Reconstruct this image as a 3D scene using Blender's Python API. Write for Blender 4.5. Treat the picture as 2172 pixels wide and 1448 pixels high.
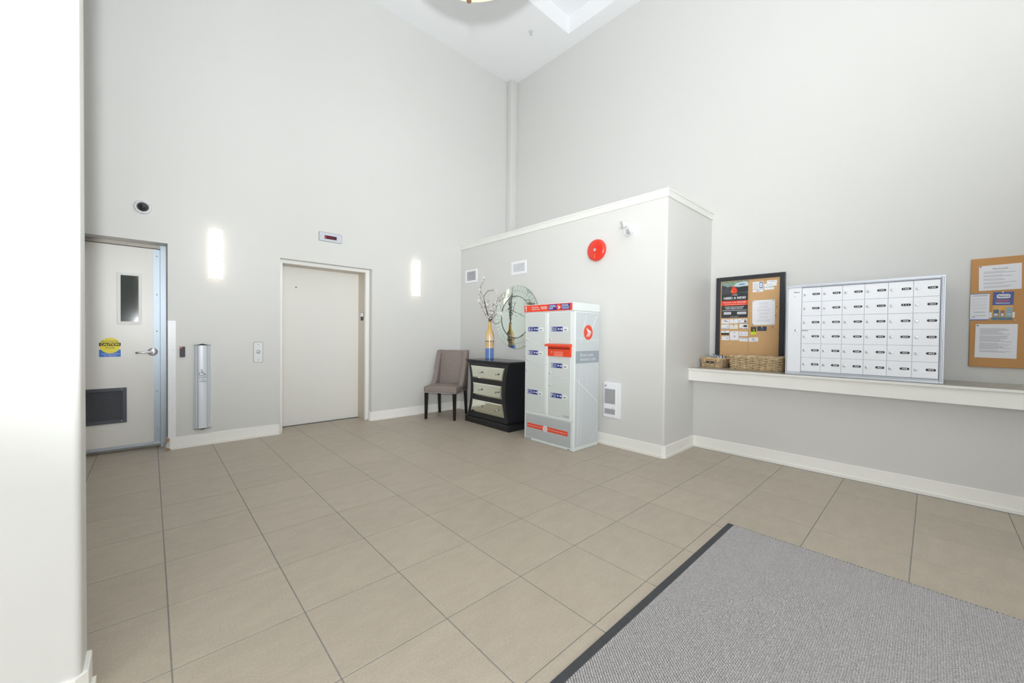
import bpy, bmesh, math, random
from mathutils import Matrix, Vector
random.seed(7)
PI = math.pi
C = bpy.context.scene.collection
scene = bpy.context.scene
for o in list(bpy.data.objects):
    bpy.data.objects.remove(o)

# ------------------------------------------------------------------ camera
cam_d = bpy.data.cameras.new('camera')
cam_d.sensor_fit = 'HORIZONTAL'; cam_d.sensor_width = 36.0
cam_d.lens = 13.7116; cam_d.clip_start = 0.02; cam_d.clip_end = 100
cam = bpy.data.objects.new('camera', cam_d); C.objects.link(cam)
rt = Vector((0.733309, -0.67981, 0.010807)); up = Vector((0.002267, 0.01834, 0.999829)); fw = Vector((0.679892, 0.733159, -0.014989))
cam.matrix_world = Matrix(((rt.x, up.x, -fw.x, 0), (rt.y, up.y, -fw.y, 0), (rt.z, up.z, -fw.z, 1.265), (0, 0, 0, 1)))
scene.camera = cam

# ------------------------------------------------------------------ view, world, light
vs = scene.view_settings
vs.view_transform = 'Standard'; vs.look = 'None'; vs.gamma = 1.0; vs.use_curve_mapping = False
vs.exposure = 0.06
scene.cycles.caustics_reflective = False
scene.cycles.caustics_refractive = False
scene.cycles.max_bounces = 6
scene.cycles.use_light_tree = False
scene.cycles.diffuse_bounces = 4
scene.cycles.glossy_bounces = 3
scene.cycles.transmission_bounces = 2
scene.cycles.adaptive_threshold = 0.08
world = bpy.data.worlds.new('daylight'); scene.world = world
world.use_nodes = True
world.node_tree.nodes['Background'].inputs[0].default_value = (0.80, 0.90, 1.0, 1)
world.node_tree.nodes['Background'].inputs[1].default_value = 1.0


def area(name, loc, rot, sx, sy, power, col):
    d = bpy.data.lights.new(name, 'AREA'); d.shape = 'RECTANGLE'; d.size = sx; d.size_y = sy
    d.energy = power; d.color = col
    o = bpy.data.objects.new(name, d); C.objects.link(o); o.location = loc; o.rotation_euler = rot
    return o


# daylight through the tall entrance glazing behind the camera (wall_front)
area('daylight_window_high', (-0.35, -3.95, 4.05), (math.radians(90), 0, 0), 3.1, 2.6, 85, (0.99, 0.99, 0.98))
area('daylight_entrance', (-0.35, -3.95, 1.25), (math.radians(90), 0, 0), 2.9, 2.2, 30, (0.99, 0.99, 0.98))
area('side_fill_daylight', (-2.55, -2.65, 1.45), (math.radians(90), 0, math.radians(-90)), 2.4, 2.5, 168, (0.96, 0.98, 1.0))  # added fill for the counter front and lower wall, no known entrance there
# the photographer's flash, tilted up (its shadow of the pendant is on the ceiling)
fd = bpy.data.lights.new('camera_flash', 'SPOT'); fd.energy = 815; fd.spot_size = math.radians(146); fd.spot_blend = 1.0
fd.shadow_soft_size = 0.035; fd.color = (0.94, 0.975, 1.0)
fl = bpy.data.objects.new('camera_flash', fd); C.objects.link(fl); fl.location = (-0.05, -0.02, 1.44)
_e = math.radians(45); _a = math.radians(60)
fl.rotation_euler = Vector((math.cos(_a) * math.cos(_e), math.sin(_a) * math.cos(_e), math.sin(_e))).to_track_quat('-Z', 'Y').to_euler()


# ------------------------------------------------------------------ materials
def lin(c):
    return tuple((x / 255 / 12.92) if x / 255 <= 0.04045 else ((x / 255 + 0.055) / 1.055) ** 2.4 for x in c)


MATS = {}


def mat(name, col, rough=0.5, metal=0.0, noise=0.0, nscale=40.0, bump=0.0, bscale=200.0, emit=0.0, ecol=None, coat=0.0, spec=0.5, vary=0.0, stretch=None):
    if name in MATS:
        return MATS[name]
    m = bpy.data.materials.new(name); m.use_nodes = True
    nt = m.node_tree; b = nt.nodes['Principled BSDF']
    c = lin(col)
    b.inputs['Base Color'].default_value = (*c, 1)
    b.inputs['Roughness'].default_value = rough
    b.inputs['Metallic'].default_value = metal
    b.inputs['Specular IOR Level'].default_value = spec
    b.inputs['Coat Weight'].default_value = coat
    tc = nt.nodes.new('ShaderNodeTexCoord')
    src = tc.outputs['Object']
    if stretch:
        mp = nt.nodes.new('ShaderNodeMapping'); mp.inputs['Scale'].default_value = stretch
        nt.links.new(src, mp.inputs[0]); src = mp.outputs[0]
    if noise > 0 or vary > 0:
        ramp = nt.nodes.new('ShaderNodeMixRGB'); ramp.blend_type = 'MULTIPLY'; ramp.inputs[0].default_value = 1
        ramp.inputs[1].default_value = (*c, 1)
        n = nt.nodes.new('ShaderNodeTexNoise'); n.inputs['Scale'].default_value = nscale; n.inputs['Detail'].default_value = 4
        nt.links.new(src, n.inputs['Vector'])
        mr = nt.nodes.new('ShaderNodeMapRange'); mr.inputs[1].default_value = 0.25; mr.inputs[2].default_value = 0.75
        mr.inputs[3].default_value = 1 - noise; mr.inputs[4].default_value = 1 + noise
        nt.links.new(n.outputs[0], mr.inputs[0])
        last = mr.outputs[0]
        if vary > 0:
            oi = nt.nodes.new('ShaderNodeObjectInfo')
            m2 = nt.nodes.new('ShaderNodeMapRange'); m2.inputs[3].default_value = 1 - vary; m2.inputs[4].default_value = 1 + vary
            nt.links.new(oi.outputs['Random'], m2.inputs[0])
            mu = nt.nodes.new('ShaderNodeMath'); mu.operation = 'MULTIPLY'
            nt.links.new(last, mu.inputs[0]); nt.links.new(m2.outputs[0], mu.inputs[1]); last = mu.outputs[0]
        nt.links.new(last, ramp.inputs[2]); nt.links.new(ramp.outputs[0], b.inputs['Base Color'])
    if bump > 0:
        n2 = nt.nodes.new('ShaderNodeTexNoise'); n2.inputs['Scale'].default_value = bscale; n2.inputs['Detail'].default_value = 5
        nt.links.new(src, n2.inputs['Vector'])
        bp = nt.nodes.new('ShaderNodeBump'); bp.inputs['Strength'].default_value = bump; bp.inputs['Distance'].default_value = 0.002
        nt.links.new(n2.outputs[0], bp.inputs['Height']); nt.links.new(bp.outputs[0], b.inputs['Normal'])
    if emit > 0:
        b.inputs['Emission Color'].default_value = (*(lin(ecol) if ecol else c), 1)
        b.inputs['Emission Strength'].default_value = emit
    MATS[name] = m
    return m


PAINT = mat('wall_paint_greige', (219, 219, 216), 0.42, bump=0.08, bscale=350)
TRIM = mat('trim_paint_white', (236, 236, 231), 0.35)
CEIL = mat('ceiling_paint_white', (246, 247, 249), 0.8)
BASEW = mat('baseboard_paint_ivory', (250, 249, 244), 0.35)
COUNT = mat('counter_laminate_ivory', (247, 246, 241), 0.3)
COUNTTOP = mat('counter_top_greige', (176, 170, 157), 0.3, noise=0.05, nscale=120)
ELEV = mat('elevator_enamel_beige', (234, 233, 228), 0.24, coat=0.1)
ELEVJ = mat('elevator_jamb_beige', (206, 194, 178), 0.35)
DOORP = mat('door_paint_pale_grey', (246, 244, 239), 0.32)
STEEL = mat('brushed_steel', (178, 190, 202), 0.38, metal=0.75)
GALV = mat('galvanised_steel', (182, 194, 205), 0.42, metal=0.4)
CHROME = mat('polished_chrome', (224, 226, 229), 0.2, metal=0.6)
SATIN = mat('satin_aluminium', (206, 211, 218), 0.4, metal=0.25)
WHITEMET = mat('white_enamel', (242, 243, 246), 0.3)
MAILW = mat('mailbox_satin_silver', (244, 247, 253), 0.36, metal=0.1)
MAILF = mat('mailbox_frame_aluminium', (218, 223, 233), 0.3, metal=0.4)
WHITE = mat('white_plastic', (228, 230, 232), 0.35)
PAPER = mat('white_paper', (240, 241, 246), 0.8)
PAPERC = mat('cream_card', (236, 232, 224), 0.7)
BLACK = mat('black_print', (28, 29, 32), 0.5)
DARK = mat('dark_gap', (30, 29, 28), 0.9)
GREYP = mat('grey_print', (150, 152, 160), 0.7)
LGREYP = mat('pale_grey_print', (190, 192, 200), 0.7)
REDP = mat('post_red', (232, 74, 42), 0.35)
BLUEP = mat('post_blue', (36, 52, 138), 0.4)
RED = mat('alarm_red_enamel', (226, 58, 42), 0.22, coat=0.4)
CORK = mat('cork', (212, 172, 124), 0.9, noise=0.22, nscale=260, bump=0.25, bscale=400)
CORK2 = mat('cork_dark', (204, 154, 100), 0.9, noise=0.25, nscale=260, bump=0.25, bscale=400)
FRAMEB = mat('black_wood_frame', (44, 44, 50), 0.45)
EBONY = mat('black_lacquer_wood', (30, 30, 34), 0.38, noise=0.12, nscale=60, stretch=(1, 1, 12))
MIRROR = mat('mirror_glass', (222, 232, 225), 0.02, metal=1.0)
MIRRORW = mat('antique_mirror', (226, 228, 214), 0.05, metal=1.0)
FABRIC = mat('taupe_damask', (144, 133, 127), 0.95, noise=0.16, nscale=55, bump=0.5, bscale=500, spec=0.2)
WICKER = mat('wicker_straw', (206, 182, 146), 0.7, noise=0.4, nscale=28, spec=0.3)
WICKERD = mat('wicker_rods', (150, 124, 92), 0.75, noise=0.3, nscale=30, spec=0.3)
TWIG = mat('twig_bark', (88, 74, 66), 0.8)
PETAL = mat('white_petals', (244, 241, 236), 0.7)
RUBBER = mat('mat_rubber_charcoal', (66, 68, 72), 0.75, noise=0.1, nscale=30)
PILE = mat('mat_pile_grey', (190, 187, 187), 0.95, noise=0.24, nscale=160, spec=0.1)
GROUT = mat('grout_grey', (140, 138, 134), 0.9)
GLASSD = mat('dim_corridor_glass', (60, 66, 62), 0.08, coat=0.5)  # opaque pane; the dim corridor behind is put into its dark colour
SMOKE = mat('smoked_dome', (34, 34, 36), 0.06, coat=1.0)
LAMP = mat('lit_opal_glass', (255, 250, 240), 0.4, emit=0.85, ecol=(255, 246, 232))
BOWL = mat('lit_alabaster_glass', (250, 236, 206), 0.4, emit=0.75, ecol=(255, 232, 190), noise=0.06, nscale=9)
YELL = mat('caution_yellow', (255, 236, 40), 0.4)
CBLUE = mat('caution_blue', (24, 116, 220), 0.4)


def tile_material():
    m = bpy.data.materials.new('porcelain_tile_taupe'); m.use_nodes = True
    nt = m.node_tree; b = nt.nodes['Principled BSDF']
    geo = nt.nodes.new('ShaderNodeNewGeometry')
    n1 = nt.nodes.new('ShaderNodeTexNoise'); n1.inputs['Scale'].default_value = 6.0; n1.inputs['Detail'].default_value = 6; n1.inputs['Roughness'].default_value = 0.62
    mp = nt.nodes.new('ShaderNodeMapping'); mp.inputs['Scale'].default_value = (1.0, 2.2, 1)
    nt.links.new(geo.outputs['Position'], mp.inputs[0]); nt.links.new(mp.outputs[0], n1.inputs['Vector'])
    r = nt.nodes.new('ShaderNodeValToRGB')
    r.color_ramp.elements[0].position = 0.3; r.color_ramp.elements[0].color = (*lin((181, 170, 154)), 1)
    r.color_ramp.elements[1].position = 0.72; r.color_ramp.elements[1].color = (*lin((192, 181, 164)), 1)
    nt.links.new(n1.outputs[0], r.inputs[0])
    oi = nt.nodes.new('ShaderNodeObjectInfo')
    mr = nt.nodes.new('ShaderNodeMapRange'); mr.inputs[3].default_value = 0.975; mr.inputs[4].default_value = 1.025
    nt.links.new(oi.outputs['Random'], mr.inputs[0])
    mx = nt.nodes.new('ShaderNodeMixRGB'); mx.blend_type = 'MULTIPLY'; mx.inputs[0].default_value = 1
    n3 = nt.nodes.new('ShaderNodeTexNoise'); n3.inputs['Scale'].default_value = 95; n3.inputs['Detail'].default_value = 3
    nt.links.new(geo.outputs['Position'], n3.inputs['Vector'])
    m3 = nt.nodes.new('ShaderNodeMapRange'); m3.inputs[1].default_value = 0.3; m3.inputs[2].default_value = 0.7; m3.inputs[3].default_value = 0.93; m3.inputs[4].default_value = 1.07
    nt.links.new(n3.outputs[0], m3.inputs[0])
    mm = nt.nodes.new('ShaderNodeMath'); mm.operation = 'MULTIPLY'; nt.links.new(m3.outputs[0], mm.inputs[0]); nt.links.new(mr.outputs[0], mm.inputs[1])
    nt.links.new(r.outputs[0], mx.inputs[1]); nt.links.new(mm.outputs[0], mx.inputs[2]); nt.links.new(mx.outputs[0], b.inputs['Base Color'])
    n2 = nt.nodes.new('ShaderNodeTexNoise'); n2.inputs['Scale'].default_value = 170; n2.inputs['Detail'].default_value = 4
    nt.links.new(geo.outputs['Position'], n2.inputs['Vector'])
    bp = nt.nodes.new('ShaderNodeBump'); bp.inputs['Strength'].default_value = 0.35; bp.inputs['Distance'].default_value = 0.003
    nt.links.new(n2.outputs[0], bp.inputs['Height']); nt.links.new(bp.outputs[0], b.inputs['Normal'])
    b.inputs['Roughness'].default_value = 0.42; b.inputs['Specular IOR Level'].default_value = 0.45
    return m


TILE = tile_material()

# ------------------------------------------------------------------ mesh helpers
FRONT = Matrix.Rotation(PI / 2, 4, 'X')                     # local z -> -y (towards the viewer), y -> z
SIDE = Matrix(((0, 0, 1, 0), (1, 0, 0, 0), (0, 1, 0, 0), (0, 0, 0, 1)))   # x -> y, y -> z, z -> x


def T(x, y, z):
    return Matrix.Translation((x, y, z))


def rrect(x0, x1, z0, z1, r, n=5):
    out = []
    for cx, cz, a0 in ((x1 - r, z1 - r, 0), (x0 + r, z1 - r, 90), (x0 + r, z0 + r, 180), (x1 - r, z0 + r, 270)):
        for i in range(n + 1):
            a = math.radians(a0 + 90 * i / n)
            out.append((cx + r * math.cos(a), cz + r * math.sin(a)))
    return out


def circ(cx, cz, r, n=24, sx=1.0):
    return [(cx + r * sx * math.cos(2 * PI * i / n), cz + r * math.sin(2 * PI * i / n)) for i in range(n)]


class MB:
    def __init__(self):
        self.v = []; self.f = []

    def add(self, vs_, fs, M=None):
        k = len(self.v)
        for p in vs_:
            self.v.append(tuple(M @ Vector(p)) if M is not None else tuple(p))
        for f in fs:
            self.f.append(tuple(i + k for i in f))
        return self

    def box(self, x0, x1, y0, y1, z0, z1, M=None):
        v = [(x0, y0, z0), (x1, y0, z0), (x1, y1, z0), (x0, y1, z0), (x0, y0, z1), (x1, y0, z1), (x1, y1, z1), (x0, y1, z1)]
        return self.add(v, [(0, 3, 2, 1), (4, 5, 6, 7), (0, 1, 5, 4), (1, 2, 6, 5), (2, 3, 7, 6), (3, 0, 4, 7)], M)

    def prism(self, poly, a0, a1, axis='y', M=None):
        n = len(poly)
        def mk(p, a):
            return (p[0], a, p[1]) if axis == 'y' else ((a, p[0], p[1]) if axis == 'x' else (p[0], p[1], a))
        v = [mk(p, a0) for p in poly] + [mk(p, a1) for p in poly]
        f = [tuple(range(n)), tuple(range(2 * n - 1, n - 1, -1))]
        f += [(i, (i + 1) % n, n + (i + 1) % n, n + i) for i in range(n)]
        return self.add(v, f, M)

    def lathe(self, prof, n=24, M=None, a0=0.0, a1=2 * PI):
        full = abs(a1 - a0 - 2 * PI) < 1e-6
        k = n if full else n + 1
        v = []
        for r, z in prof:
            for i in range(k):
                a = a0 + (a1 - a0) * i / n
                v.append((r * math.cos(a), r * math.sin(a), z))
        f = []
        for j in range(len(prof) - 1):
            for i in range(n):
                i2 = (i + 1) % k if full else i + 1
                f.append((j * k + i, j * k + i2, (j + 1) * k + i2, (j + 1) * k + i))
        if full:
            if prof[0][0] > 1e-5: f.append(tuple(range(k - 1, -1, -1)))
            if prof[-1][0] > 1e-5: f.append(tuple((len(prof) - 1) * k + i for i in range(k)))
        return self.add(v, f, M)

    def tube(self, pts, rad, n=6, M=None, closed=False):
        P = [Vector(p) for p in pts]; m = len(P)
        rads = rad if isinstance(rad, (list, tuple)) else [rad] * m
        v = []; ref = Vector((0, 0, 1))
        for i, p in enumerate(P):
            if closed:
                t = P[(i + 1) % m] - P[i - 1]
            else:
                t = P[min(i + 1, m - 1)] - P[max(i - 1, 0)]
            t.normalize()
            r0 = ref if abs(t.dot(ref)) < 0.95 else Vector((1, 0, 0))
            u = t.cross(r0).normalized(); w = t.cross(u)
            for k in range(n):
                a = 2 * PI * k / n
                v.append(p + (u * math.cos(a) + w * math.sin(a)) * rads[i])
        f = []
        for i in range(m if closed else m - 1):
            j = (i + 1) % m
            for k in range(n):
                f.append((i * n + k, i * n + (k + 1) % n, j * n + (k + 1) % n, j * n + k))
        if not closed:
            f.append(tuple(range(n - 1, -1, -1))); f.append(tuple((m - 1) * n + k for k in range(n)))
        return self.add(v, f, M)

    def sphere(self, c, r, n=12, rings=8, s=(1, 1, 1)):
        v = [(0, 0, -1)]
        for j in range(1, rings):
            a = PI * j / rings - PI / 2
            for i in range(n):
                b = 2 * PI * i / n
                v.append((math.cos(a) * math.cos(b), math.cos(a) * math.sin(b), math.sin(a)))
        v.append((0, 0, 1)); f = []
        for i in range(n):
            f.append((0, 1 + (i + 1) % n, 1 + i))
            f.append((len(v) - 1, 1 + (rings - 2) * n + i, 1 + (rings - 2) * n + (i + 1) % n))
        for j in range(rings - 2):
            for i in range(n):
                f.append((1 + j * n + i, 1 + j * n + (i + 1) % n, 1 + (j + 1) * n + (i + 1) % n, 1 + (j + 1) * n + i))
        return self.add([(c[0] + p[0] * r * s[0], c[1] + p[1] * r * s[1], c[2] + p[2] * r * s[2]) for p in v], f)

    def mesh(self, name, material, smooth=False, bevel=0.0, seg=2, recalc=True):
        me = bpy.data.meshes.new(name)
        me.from_pydata(self.v, [], self.f)
        if recalc or bevel > 0:
            bm = bmesh.new(); bm.from_mesh(me)
            bmesh.ops.recalc_face_normals(bm, faces=bm.faces)
            if bevel > 0:
                es = [e for e in bm.edges if len(e.link_faces) == 2 and e.calc_face_angle(0) > 0.5]
                bmesh.ops.bevel(bm, geom=es, offset=bevel, segments=seg, affect='EDGES', profile=0.5, clamp_overlap=True)
            bm.to_mesh(me); bm.free()
        me.materials.append(material)
        if smooth:
            me.polygons.foreach_set('use_smooth', [True] * len(me.polygons))
            try:
                me.set_sharp_from_angle(angle=math.radians(38))
            except Exception:
                pass
        me.update()
        return me

    def build(self, name, material, parent=None, smooth=False, bevel=0.0, seg=2, loc=None, label=None, kind=None):
        o = bpy.data.objects.new(name, self.mesh(name, material, smooth, bevel, seg)); C.objects.link(o)
        if parent: o.parent = parent
        if loc: o.location = loc
        if label: o['label'] = label
        if kind: o['kind'] = kind
        return o


def inst(name, me, parent=None, loc=(0, 0, 0), rot=None):
    o = bpy.data.objects.new(name, me); C.objects.link(o); o.parent = parent; o.location = loc
    if rot: o.rotation_euler = rot
    return o


def tag(o, label, cat, group=None):
    o['label'] = label; o['category'] = cat
    if group: o['group'] = group
    return o


def thing(name, label, cat, loc=(0, 0, 0), rz=0.0, group=None):
    o = bpy.data.objects.new(name, None); C.objects.link(o); o.location = loc; o.rotation_euler = (0, 0, rz)
    o.empty_display_size = 0.05
    return tag(o, label, cat, group)


def struct(o):
    o['kind'] = 'structure'; return o


RZ = -PI / 2          # things on or before the right-hand walls face -X: local x -> -Y, local y -> +X
TEXTN = [0]


def text(s, x0, x1, z0, z1, material, parent, y=-0.001, side=False, bold=0.0, name='lettering', depth=0.0004, keep=False):
    """lettering stretched to the box x0..x1, z0..z1 on the front (or the +x side) of its parent"""
    cu = bpy.data.curves.new('txt', 'FONT'); cu.body = s; cu.size = 1.0; cu.offset = bold; cu.resolution_u = 3
    cu.align_x = 'LEFT'; cu.fill_mode = 'FRONT'
    ob = bpy.data.objects.new('txt', cu); C.objects.link(ob)
    me = bpy.data.meshes.new_from_object(ob)
    bpy.data.objects.remove(ob); bpy.data.curves.remove(cu)
    if len(me.vertices) == 0:
        return None
    xs = [v.co.x for v in me.vertices]; ys = [v.co.y for v in me.vertices]
    a, b, c, d = min(xs), max(xs), min(ys), max(ys)
    sx = (x1 - x0) / max(b - a, 1e-6); sy = (z1 - z0) / max(d - c, 1e-6)
    if keep: sx = sy
    for v in me.vertices:
        u = x0 + (v.co.x - a) * sx; w = z0 + (v.co.y - c) * sy
        v.co = (y, u, w) if side else (u, y, w)
    me.materials.clear(); me.materials.append(material); me.name = name
    o = bpy.data.objects.new(name, me); C.objects.link(o); o.parent = parent
    return o


def bars(parent, rects, material, y=-0.001, name='print', th=0.0004, side=False):
    m = MB()
    for r in rects:
        if side: m.box(y - th, y, r[0], r[1], r[2], r[3])
        else: m.box(r[0], r[1], y - th, y, r[2], r[3])
    o = m.build(name, material, parent)
    if len(rects) > 1: o['kind'] = 'stuff'      # fine print, too small to pick apart
    return o


def textlines(x0, x1, z0, z1, n, fill=0.55, seed=1, centre=False, para=0):
    """small unreadable print: n short lines between z1 (top) and z0"""
    rnd = random.Random(seed); out = []; st = (z1 - z0) / n
    for i in range(n):
        if para and i % para == para - 1: continue
        L = (x1 - x0) * (0.55 + 0.45 * rnd.random())
        a = (x0 + x1) / 2 - L / 2 if centre else x0
        z = z1 - st * (i + 0.5)
        out.append((a, a + L, z - st * fill / 2, z + st * fill / 2))
    return out


def offset_path(pts, d):
    """mitred offset to the right of the path direction"""
    n = len(pts); out = []
    for i in range(n):
        p = Vector(pts[i]); ns = []
        if i > 0:
            t = (p - Vector(pts[i - 1])).normalized(); ns.append(Vector((t.y, -t.x)))
        if i < n - 1:
            t = (Vector(pts[i + 1]) - p).normalized(); ns.append(Vector((t.y, -t.x)))
        if len(ns) == 1: q = p + ns[0] * d
        else:
            b = (ns[0] + ns[1]).normalized(); q = p + b * (d / max(b.dot(ns[0]), 0.3))
        out.append((q.x, q.y))
    return out


def strip(mb, pts, d, z0, z1):
    """a moulding along a wall path, as separate quads prisms per segment"""
    off = offset_path(pts, d)
    for i in range(len(pts) - 1):
        mb.prism([pts[i], pts[i + 1], off[i + 1], off[i]], z0, z1, 'z')
    return mb


# ================================================================== THE ROOM
YA, XR, XB, YB, XL, ZC = 5.555, 5.12, 3.93, 1.89, 4.657, 6.05
XW, YF = -2.6, -4.0

# floor: grout bed and single tiles
fl_o = struct(MB().box(XW - 0.1, XR + 0.3, YF - 0.2, 6.1, -0.12, -0.0016).build('floor', GROUT))
px, py = 0.4565, 0.4635
tile_me = MB().box(-px / 2 + 0.0024, px / 2 - 0.0024, -py / 2 + 0.0024, py / 2 - 0.0024, -0.012, 0.0).mesh('tile', TILE, bevel=0.0012, seg=1)
for i in range(-6, 10):
    for j in range(-7, 10):
        x = 0.056 + px * (i + 0.5); y = 1.452 + py * (j + 0.5)
        if x - px / 2 > 4.7 or y - py / 2 > 6.0 or x < XW or y < YF: continue
        t = inst('tile', tile_me, fl_o, (x, y, random.uniform(-0.0005, 0.0)))

# ceiling with its sunk coffer
HX0, HX1, HY0, HY1 = 0.5, 4.864, 0.2, 4.01
m = MB()
m.box(XW - 0.1, HX0, YF - 0.2, 5.8, ZC, ZC + 0.4).box(HX1, XR + 0.3, YF - 0.2, 5.8, ZC, ZC + 0.4)
m.box(HX0, HX1, YF - 0.2, HY0, ZC, ZC + 0.4).box(HX0, HX1, HY1, 5.8, ZC, ZC + 0.4)
m.box(HX0, HX1, HY0, HY1, ZC + 0.265, ZC + 0.4)
struct(m.build('ceiling', CEIL))

# back wall (door and lift)
m = MB(); Y2 = 5.80
m.box(XW - 0.1, -0.90, YA, Y2, 0, ZC).box(-0.90, 0.137, YA, Y2, 2.205, ZC).box(0.137, 1.19, YA, Y2, 0, ZC)
m.box(1.19, 2.365, YA, Y2, 2.205, ZC).box(2.365, XR + 0.2, YA, Y2, 0, ZC)
m.box(-0.90, 0.137, Y2 + 0.05, Y2 + 0.1, 0, 2.3)
struct(m.build('wall_back', PAINT))
# corner chase
struct(MB().prism([(4.952, YA), (4.952, 5.428), (XR, 5.428), (XR, YA)], 2.75, ZC, 'z').build('wall_corner_chase', PAINT, bevel=0.006, seg=3, smooth=True))
# right wall above the ledge, and the thicker wall below it
struct(MB().box(XR, XR + 0.2, YF - 0.2, YA + 0.2, 0, ZC).build('wall_right', PAINT))
struct(MB().box(XL, XR, -1.35, YB, 0, 0.78).build('wall_right_lower', PAINT))
# lower enclosure in the corner, with rounded corner bead
r = 0.02
arc = [(XB + r - r * math.sin(a), YB + r - r * math.cos(a)) for a in [PI / 2 * (1 - k / 6) for k in range(7)]]
struct(MB().prism([(XB, YA)] + arc + [(XR, YB), (XR, YA)], 0, 2.79, 'z').build('wall_partition', PAINT, smooth=True))
m = MB()
path = [(XB, YA), (XB, YB), (XR, YB)]
strip(m, path, 0.016, 2.722, 2.788); strip(m, path, 0.024, 2.788, 2.808)
m.box(XB, XR, YB, YA, 2.79, 2.806)
struct(m.build('trim_1', TRIM))
# wall end at the near left with bull-nosed corner
PX, PY = -0.168, 1.895
arc = [(PX - r + r * math.sin(a), PY + r - r * math.cos(a)) for a in [PI / 2 * k / 6 for k in range(7)]]
struct(MB().prism([(XW, PY)] + arc + [(PX, PY + 0.13), (XW, PY + 0.13)], 0, ZC, 'z').build('wall_left_near', PAINT, smooth=True))
struct(MB().box(XW - 0.15, XW, YF - 0.2, -3.9, 0, ZC).box(XW - 0.15, XW, -1.4, YA + 0.2, 0, ZC).box(XW - 0.15, XW, -3.9, -1.4, 2.75, ZC).build('wall_left', PAINT))
# wall behind the camera: tall glazing above the entrance, and a solid vestibule wall nearer on the right
m = MB(); y0, y1 = YF - 0.15, YF
m.box(XW, -1.95, y0, y1, 0, ZC).box(3.45, XR, y0, y1, 0, ZC).box(-1.95, 3.45, y0, y1, 5.4, ZC).box(1.15, 3.45, y0, y1, 0, 2.65).box(-1.95, 1.15, y0, y1, 2.45, 2.65)
struct(m.build('wall_front', PAINT))
struct(MB().box(1.25, XR, -1.5, -1.35, 0, 2.65).build('wall_front_low', PAINT))
wf = struct(MB().box(-1.95, -1.89, y0, y1, 2.65, 5.4).box(3.39, 3.45, y0, y1, 2.65, 5.4).box(-1.89, 3.39, y0, y1, 2.65, 2.71).box(-1.89, 3.39, y0, y1, 5.34, 5.4).build('window_1', STEEL))
for k in range(1, 4):
    MB().box(-1.95 + 1.35 * k - 0.03, -1.95 + 1.35 * k + 0.03, y0, y1 - 0.02, 2.71, 5.34).build('mullion', STEEL, wf)
MB().box(-1.89, 3.39, y0 + 0.02, y0 + 0.028, 2.71, 5.34).build('pane', mat('window_glass', (235, 242, 240), 0.02, spec=0.3), wf)

# baseboards
def baseboard(name, paths):
    m = MB()
    for p in paths:
        strip(m, p, 0.013, 0, 0.124); strip(m, p, 0.009, 0.124, 0.128); strip(m, p, 0.023, 0, 0.027)
    return struct(m.build(name, BASEW))
baseboard('baseboard_back', [[(1.19, 5.64), (1.19, 5.575), (1.17, YA), (0.157, YA), (0.137, 5.575), (0.137, 5.72)][::-1], [(2.365, 5.64), (2.365, 5.575), (2.385, YA), (XB, YA)]])
baseboard('baseboard_right', [[(XB, YA), (XB, YB + 0.02), (XB + 0.02, YB), (XL, YB), (XL, -1.35)]])
baseboard('baseboard_left', [[(XW, PY), (PX - 0.02, PY), (PX, PY + 0.02), (PX, PY + 0.13)]])

# worn timber at the corner by the door
MB().prism([(0.117, 0.002), (0.16, 0.002), (0.146, 0.02), (0.117, 0.034)], 5.5305, 5.5318, 'y').build('chipped_wood', mat('bare_wood', (176, 142, 116), 0.8, noise=0.3, nscale=90), bpy.data.objects['baseboard_back'])
MB().prism([(0.122, 0.075), (0.148, 0.098), (0.15, 0.122), (0.126, 0.128), (0.117, 0.1)], 5.5405, 5.5415, 'y').build('chipped_wood', mat('bare_wood', (176, 142, 116)), bpy.data.objects['baseboard_back'])

# ------------------------------------------------------------------ door_1 (service door, left)
DY = 5.775
d1 = bpy.data.objects.new('door_1', None); C.objects.link(d1); d1.location = (0, DY, 0); d1['kind'] = 'structure'
d1['label'] = 'pale grey service door with wired window, lever handle and louvre'
leaf = MB().box(-0.84, 0.076, 0, 0.045, 0.034, 2.163).build('leaf', DOORP, d1, bevel=0.002, seg=1)
fr = MB().box(0.081, 0.128, -0.02, 0.05, 0, 2.204).box(-0.89, -0.845, -0.02, 0.05, 0, 2.204).build('frame', GALV, d1)
MB().box(-0.845, 0.081, -0.02, 0.05, 2.168, 2.204).build('frame_head', mat('frame_head_paint', (196, 190, 180), 0.4), d1)
MB().box(0.026, 0.0775, -0.003, 0.0, 0.06, 2.160).build('edge_plate', GALV, d1)
MB().box(0.1285, 0.1365, -0.19, 0.04, 0, 2.2).build('gap_shadow_strip', mat('jamb_shadow_paint', (150, 145, 136), 0.5), d1)  # strip coloured as the shadow in the gap beside the frame
sw = MB().box(-0.84, 0.08, -0.004, 0.0, 0.036, 0.066).build('door_sweep', mat('sweep_aluminium', (196, 205, 216), 0.4, metal=0.5), d1)
rv = MB().lathe([(0.007, 0), (0.006, 0.003), (0.003, 0.005), (0, 0.0055)], 10, FRONT).mesh('rivet', CHROME, smooth=True)
for z in (2.086, 1.67, 1.272, 0.618, 0.209, 0.185):
    inst('rivet', rv, d1, (0.053 + (0.006 if z < 0.19 else 0), -0.003, z))
rv2 = MB().lathe([(0.004, 0), (0.003, 0.002), (0, 0.0025)], 8, FRONT).mesh('screw', GREYP, smooth=True)
for x in (0.015, -0.14, -0.30, -0.46, -0.62): inst('screw', rv2, sw, (x, -0.004, 0.052))
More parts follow.
